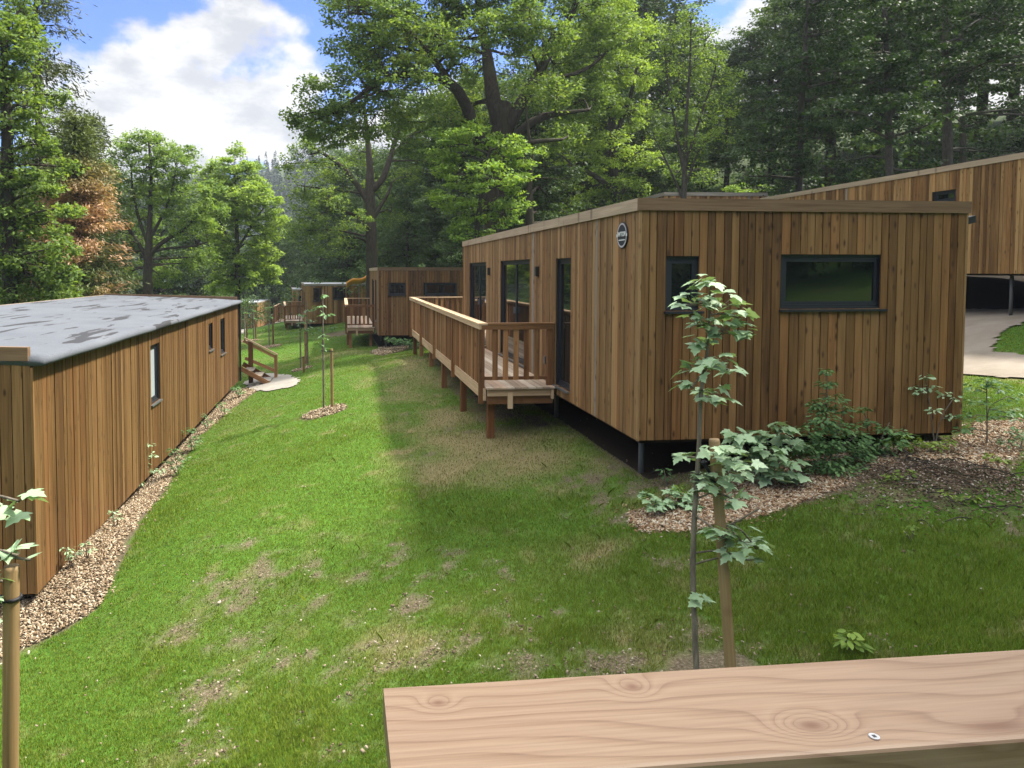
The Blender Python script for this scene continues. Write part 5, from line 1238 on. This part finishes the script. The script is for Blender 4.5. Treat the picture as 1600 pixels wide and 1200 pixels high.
        stake(sl, (s2[0], s2[1], zs), tp, r*.9, fr, (at(tx-3, stop+3, ds) if fr else None))
    # ---- bed in front of the nearest cabin
    def bed(label, bpx, stems_px, cl, leaf, mat, shape, seed, name='garden_shrub', cat='shrub', **kw):
        g2 = gpix(*bpx); zb = float(H(*g2)); d = float(np.dot(np.array([g2[0], g2[1], zb]), FW))
        leaf = leaf*1.12; cl = [(c[0], c[1], c[2]*1.2, int(c[3]*2.2)+1) for c in cl]
        S = [[(g2[0]+.02*random.uniform(-1, 1), g2[1]+.02*random.uniform(-1, 1), zb-.03, .009)]+WS(d, [(p[0], p[1], .006-.0015*j) for j, p in enumerate(st)]) for st in stems_px]
        return plant(name, label, cat, (g2[0], g2[1], zb), S, WC(d, cl), leaf, mat, shape, seed, None, **kw)
    bed('pale maple-leaved shrub right of the leaning stake', (1185,765), [[(1175,725), (1158,690)], [(1190,720), (1200,685)], [(1210,730), (1232,705)]],
        [(1150,678,16,5), (1178,680,20,6), (1212,672,20,7), (1236,692,18,6), (1165,705,18,6), (1200,700,22,8), (1228,722,20,7), (1180,728,20,7), (1210,738,20,7), (1245,742,12,4), (1150,732,16,5), (1135,742,12,3)], .135, 'sap', LOBED, 81, 'maple_shrub')
    bed('tallest dark leafy shrub against the front wall of the nearest cabin', (1288,742), [[(1290,690), (1292,640), (1291,585)], [(1305,690), (1318,640)], [(1270,700), (1262,660)], [(1300,710), (1340,680)]],
        [(1291,580,8,14), (1292,600,12,26), (1300,622,16,40), (1275,632,12,28), (1318,640,14,36), (1290,655,20,60), (1265,672,18,50), (1320,668,20,60), (1295,690,24,90), (1260,702,20,70), (1330,695,22,80), (1300,722,24,90), (1345,712,16,50), (1268,728,16,50), (1285,640,16,50), (1310,735,20,60), (1340,730,16,50), (1280,700,20,60), (1300,670,18,60)], .058, 'shrub', OVAL, 82, petiole=False)
    bed('low reddish-stemmed shrub between the tallest shrub and the wall corner', (1365,718), [[(1360,690), (1352,650)], [(1375,690), (1390,660)]],
        [(1350,640,8,10), (1358,660,10,16), (1345,680,12,26), (1385,672,14,24), (1368,692,16,40), (1400,690,12,24), (1415,676,10,14), (1375,705,16,40), (1350,705,14,30)], .07, 'shrub', OVAL, 83, petiole=False)
    bed('thin open shrub before the right end of the front wall', (1462,702), [[(1455,650), (1446,590)], [(1470,655), (1490,622)]],
        [(1446,588,9,8), (1432,603,9,8), (1455,606,9,8), (1475,615,9,9), (1492,622,8,6), (1440,612,8,6), (1460,640,8,7), (1485,650,8,8)], .06, 'sap', OVAL, 84, petiole=False)
    bed('slender sapling in the chips just past the right end of the front wall', (1543,694), [[(1542,650), (1541,595)], [(1545,640), (1572,620)]],
        [(1542,596,12,16), (1522,606,14,18), (1562,604,14,18), (1585,620,12,14), (1530,628,14,18), (1572,640,14,18), (1512,650,12,14), (1590,650,12,14), (1550,650,10,10), (1505,672,10,14)], .07, 'shrub', OVAL, 85, petiole=False)
    for i, (b_, cl, lf, mt, sh, lab) in enumerate([
        ((1430,712), [(1395,690,10,16), (1420,695,12,22), (1440,690,12,20), (1465,696,12,22), (1480,690,8,12), (1410,680,8,10)], .06, 'birch', OVAL, 'low fresh green ground cover at the foot of the front wall'),
        ((1045,800), [(1015,775,12,8), (1035,785,14,9), (1060,790,12,8), (1078,775,10,6), (1050,768,9,6), (1025,792,10,6), (1085,790,8,5)], .085, 'sap', LOBED, 'pale seedling clump at the left end of the chip bed'),
        ((1062,792), [(1060,762,7,14), (1066,772,8,16), (1058,780,7,12)], .045, 'maple', OVAL, 'small yellow-green plant in the pale seedling clump'),
        ((1040,760), [(1038,735,7,6), (1044,744,7,6)], .06, 'shrub', OVAL, 'little seedling in the dark under the cabin corner'),
        ((1408,765), [(1395,745,9,12), (1415,738,10,12), (1440,742,10,14), (1400,757,8,8)], .055, 'birch', OVAL, 'leafy weeds at the left foot of the soil mound'),
        ((1500,795), [(1480,772,8,8), (1500,780,8,8), (1520,778,8,8)], .05, 'birch', OVAL, 'weeds at the near foot of the soil mound'),
        ((1562,725), [(1550,712,8,8), (1565,718,8,8)], .06, 'birch', OVAL, 'small bright weed right of the soil mound'),
        ((1330,1022), [(1322,1000,9,6), (1336,1004,8,5), (1328,988,6,3)], .075, 'birch', OVAL, 'broad-leaved weed in the lawn just above the rail'),
        ((1422,845), [(1415,830,8,6), (1428,822,7,6)], .04, 'birch', OVAL, 'little weed tuft in the shaded lawn below the chip bed'),
        ((1235,745), [(1222,748,10,16), (1250,752,10,16), (1275,748,12,20)], .05, 'shrub', OVAL, 'dark ground cover under the pale maple-leaved shrub'),
        ((1590,700), [(1575,690,9,12), (1598,684,10,14), (1585,672,9,10)], .06, 'shrub', OVAL, 'low leaves at the right edge beside the chips')]):
        bed(lab, b_, [[(cl[0][0], cl[0][1])], [(cl[1][0], cl[1][1])]], cl, lf, mt, sh, 90+i, 'ground_plant', 'plant', petiole=False)
    # ---- foot of the amber cabin
    for i, (b_, cl, lf) in enumerate([
        ((233,762), [(232,695,6,6), (236,712,7,10), (228,725,6,8), (240,735,5,6)], .06), ((278,742), [(272,705,9,22), (285,715,9,22), (276,728,9,22), (264,722,6,10)], .06), ((300,705), [(296,672,9,22), (308,685,9,22), (300,694,8,18)], .07), ((322,672), [(315,650,8,20), (325,660,8,16)], .07),
        ((348,652), [(345,632,7,16), (352,640,6,14)], .08), ((372,622), [(368,606,6,16), (376,612,6,14)], .09), ((215,775), [(212,745,6,6), (218,755,6,6)], .055), ((180,825), [(176,800,6,7), (184,808,6,7)], .05), ((162,800), [(158,771,4,4), (163,775,4,4)], .05), ((112,888), [(104,858,9,9), (118,862,8,8), (110,872,6,5)], .05), ((135,878), [(134,850,6,6), (140,858,6,6)], .05), ((252,752), [(250,735,6,10)], .055)]):
        bed(['small seedling low on the wood chips beside the amber wall', 'leafiest plant in the chips beside the amber wall', 'bushy dark plant below the window of the amber wall', 'clump against the amber wall just past the wall joint', 'little clump near the far pair of narrow windows', 'plant at the foot of the downpipe', 'wispy seedling just left of the tall wispy one',
             'tiny seedling midway down the chip strip', 'lone sprig against the lower amber boards', 'nearest light green plant at the amber wall corner', 'sprig just beyond the nearest plant at the amber wall', 'tiny plant beside the leafiest one'][i],
            b_, [[(cl[0][0], cl[0][1])], [(cl[-1][0], cl[-1][1])]], cl, lf, 'shrub' if i in (1, 2, 3, 4, 5) else 'sap', OVAL, 110+i, 'seedling', 'plant', petiole=False)
    D_ = 34; g2 = at(1165, 330, D_); zb = float(H(g2[0], g2[1])); rg = random.Random(8)
    plant('bright_shrub', 'sunlit yellow-green bush showing just above the weathered cabin roof edge', 'shrub', (g2[0], g2[1], zb), [[(g2[0], g2[1], zb-.1, .05)]+WS(D_, [(1165, 320, .04), (1166, 295, .02)])],
          WC(D_, [(1140+rg.uniform(0, 52), 288+rg.uniform(0, 22), 10, 70) for _ in range(16)]), .15, 'maple', OVAL, 140, petiole=False)
    # dark leaves under the second and third cabins
    for i, (b_, cl) in enumerate([((650,545), [(625,533,9,50), (645,536,10,60), (665,533,9,50), (610,530,7,30)]), ((520,520), [(500,514,6,30), (520,512,6,30), (545,508,6,30)])]):
        bed(['shadowed shrubs under the floor of the second cabin', 'shadowed shrubs under the floor of the third cabin'][i], b_, [[(cl[0][0], cl[0][1])], [(cl[1][0], cl[1][1])]], cl, .14, 'shrub', OVAL, 130+i, petiole=False)
    # twigs on the soil mound
    c = gpix(1478, 762); W = Wood(); rng = np.random.default_rng(4)
    for i in range(70):
        x, y = c[0]+rng.normal(0, .45), c[1]+rng.normal(0, .28); zz = H(x, y)+.24*math.exp(-(((x-c[0])/.75)**2+((y-c[1])/.45)**2))+.012
        a = rng.uniform(0, 6.28); L = rng.uniform(.06, .45); r = rng.uniform(.002, .008)
        W.limb([(x, y, zz, r), (x+math.cos(a)*L*.5, y+math.sin(a)*L*.5, zz+rng.uniform(.0, .05), r*.9), (x+math.cos(a)*L, y+math.sin(a)*L, zz+rng.uniform(-.03, .02), r*.6)], 5)
    tag(W.build('brushwood', M['bark'], None), 'dead twigs lying over the brown soil mound', 'brushwood', None, 'stuff')
    n = 5000; x = c[0]+rng.normal(0, .55, n); y = c[1]+rng.normal(0, .33, n)
    k = ~in_poly(x, y, pathR); x, y = x[k], y[k]; n = len(x); dz = .24*np.exp(-(((x-c[0])/.75)**2+((y-c[1])/.45)**2))
    chips('litter', x, y, dz, RNG.uniform(.01, .035, n), RNG.uniform(.006, .018, n), MOULD, 'dark leaf mould and clods on the soil mound', 'litter', .03)
MOULD = m_chip('leaf_mould', [(0, (.04, .028, .018)), (.5, (.10, .07, .045)), (.85, (.18, .13, .09)), (1, (.4, .36, .3))])
build_plants()

# ------------------------------------------------------------------ air
def build_haze():
    m = MB(); m.box(-260, 140, -60, 470, -20, 110); t = NT('valley_air'); v = t.n('ShaderNodeVolumePrincipled')
    v.inputs['Color'].default_value = (.80, .88, 1.0, 1); v.inputs['Density'].default_value = .00032; v.inputs['Anisotropy'].default_value = .2
    t.l(v.outputs[0], t.out.inputs['Volume']); tag(m.build('haze', t.mat), 'thin blue haze in the valley air', 'haze', None, 'stuff')
build_haze()
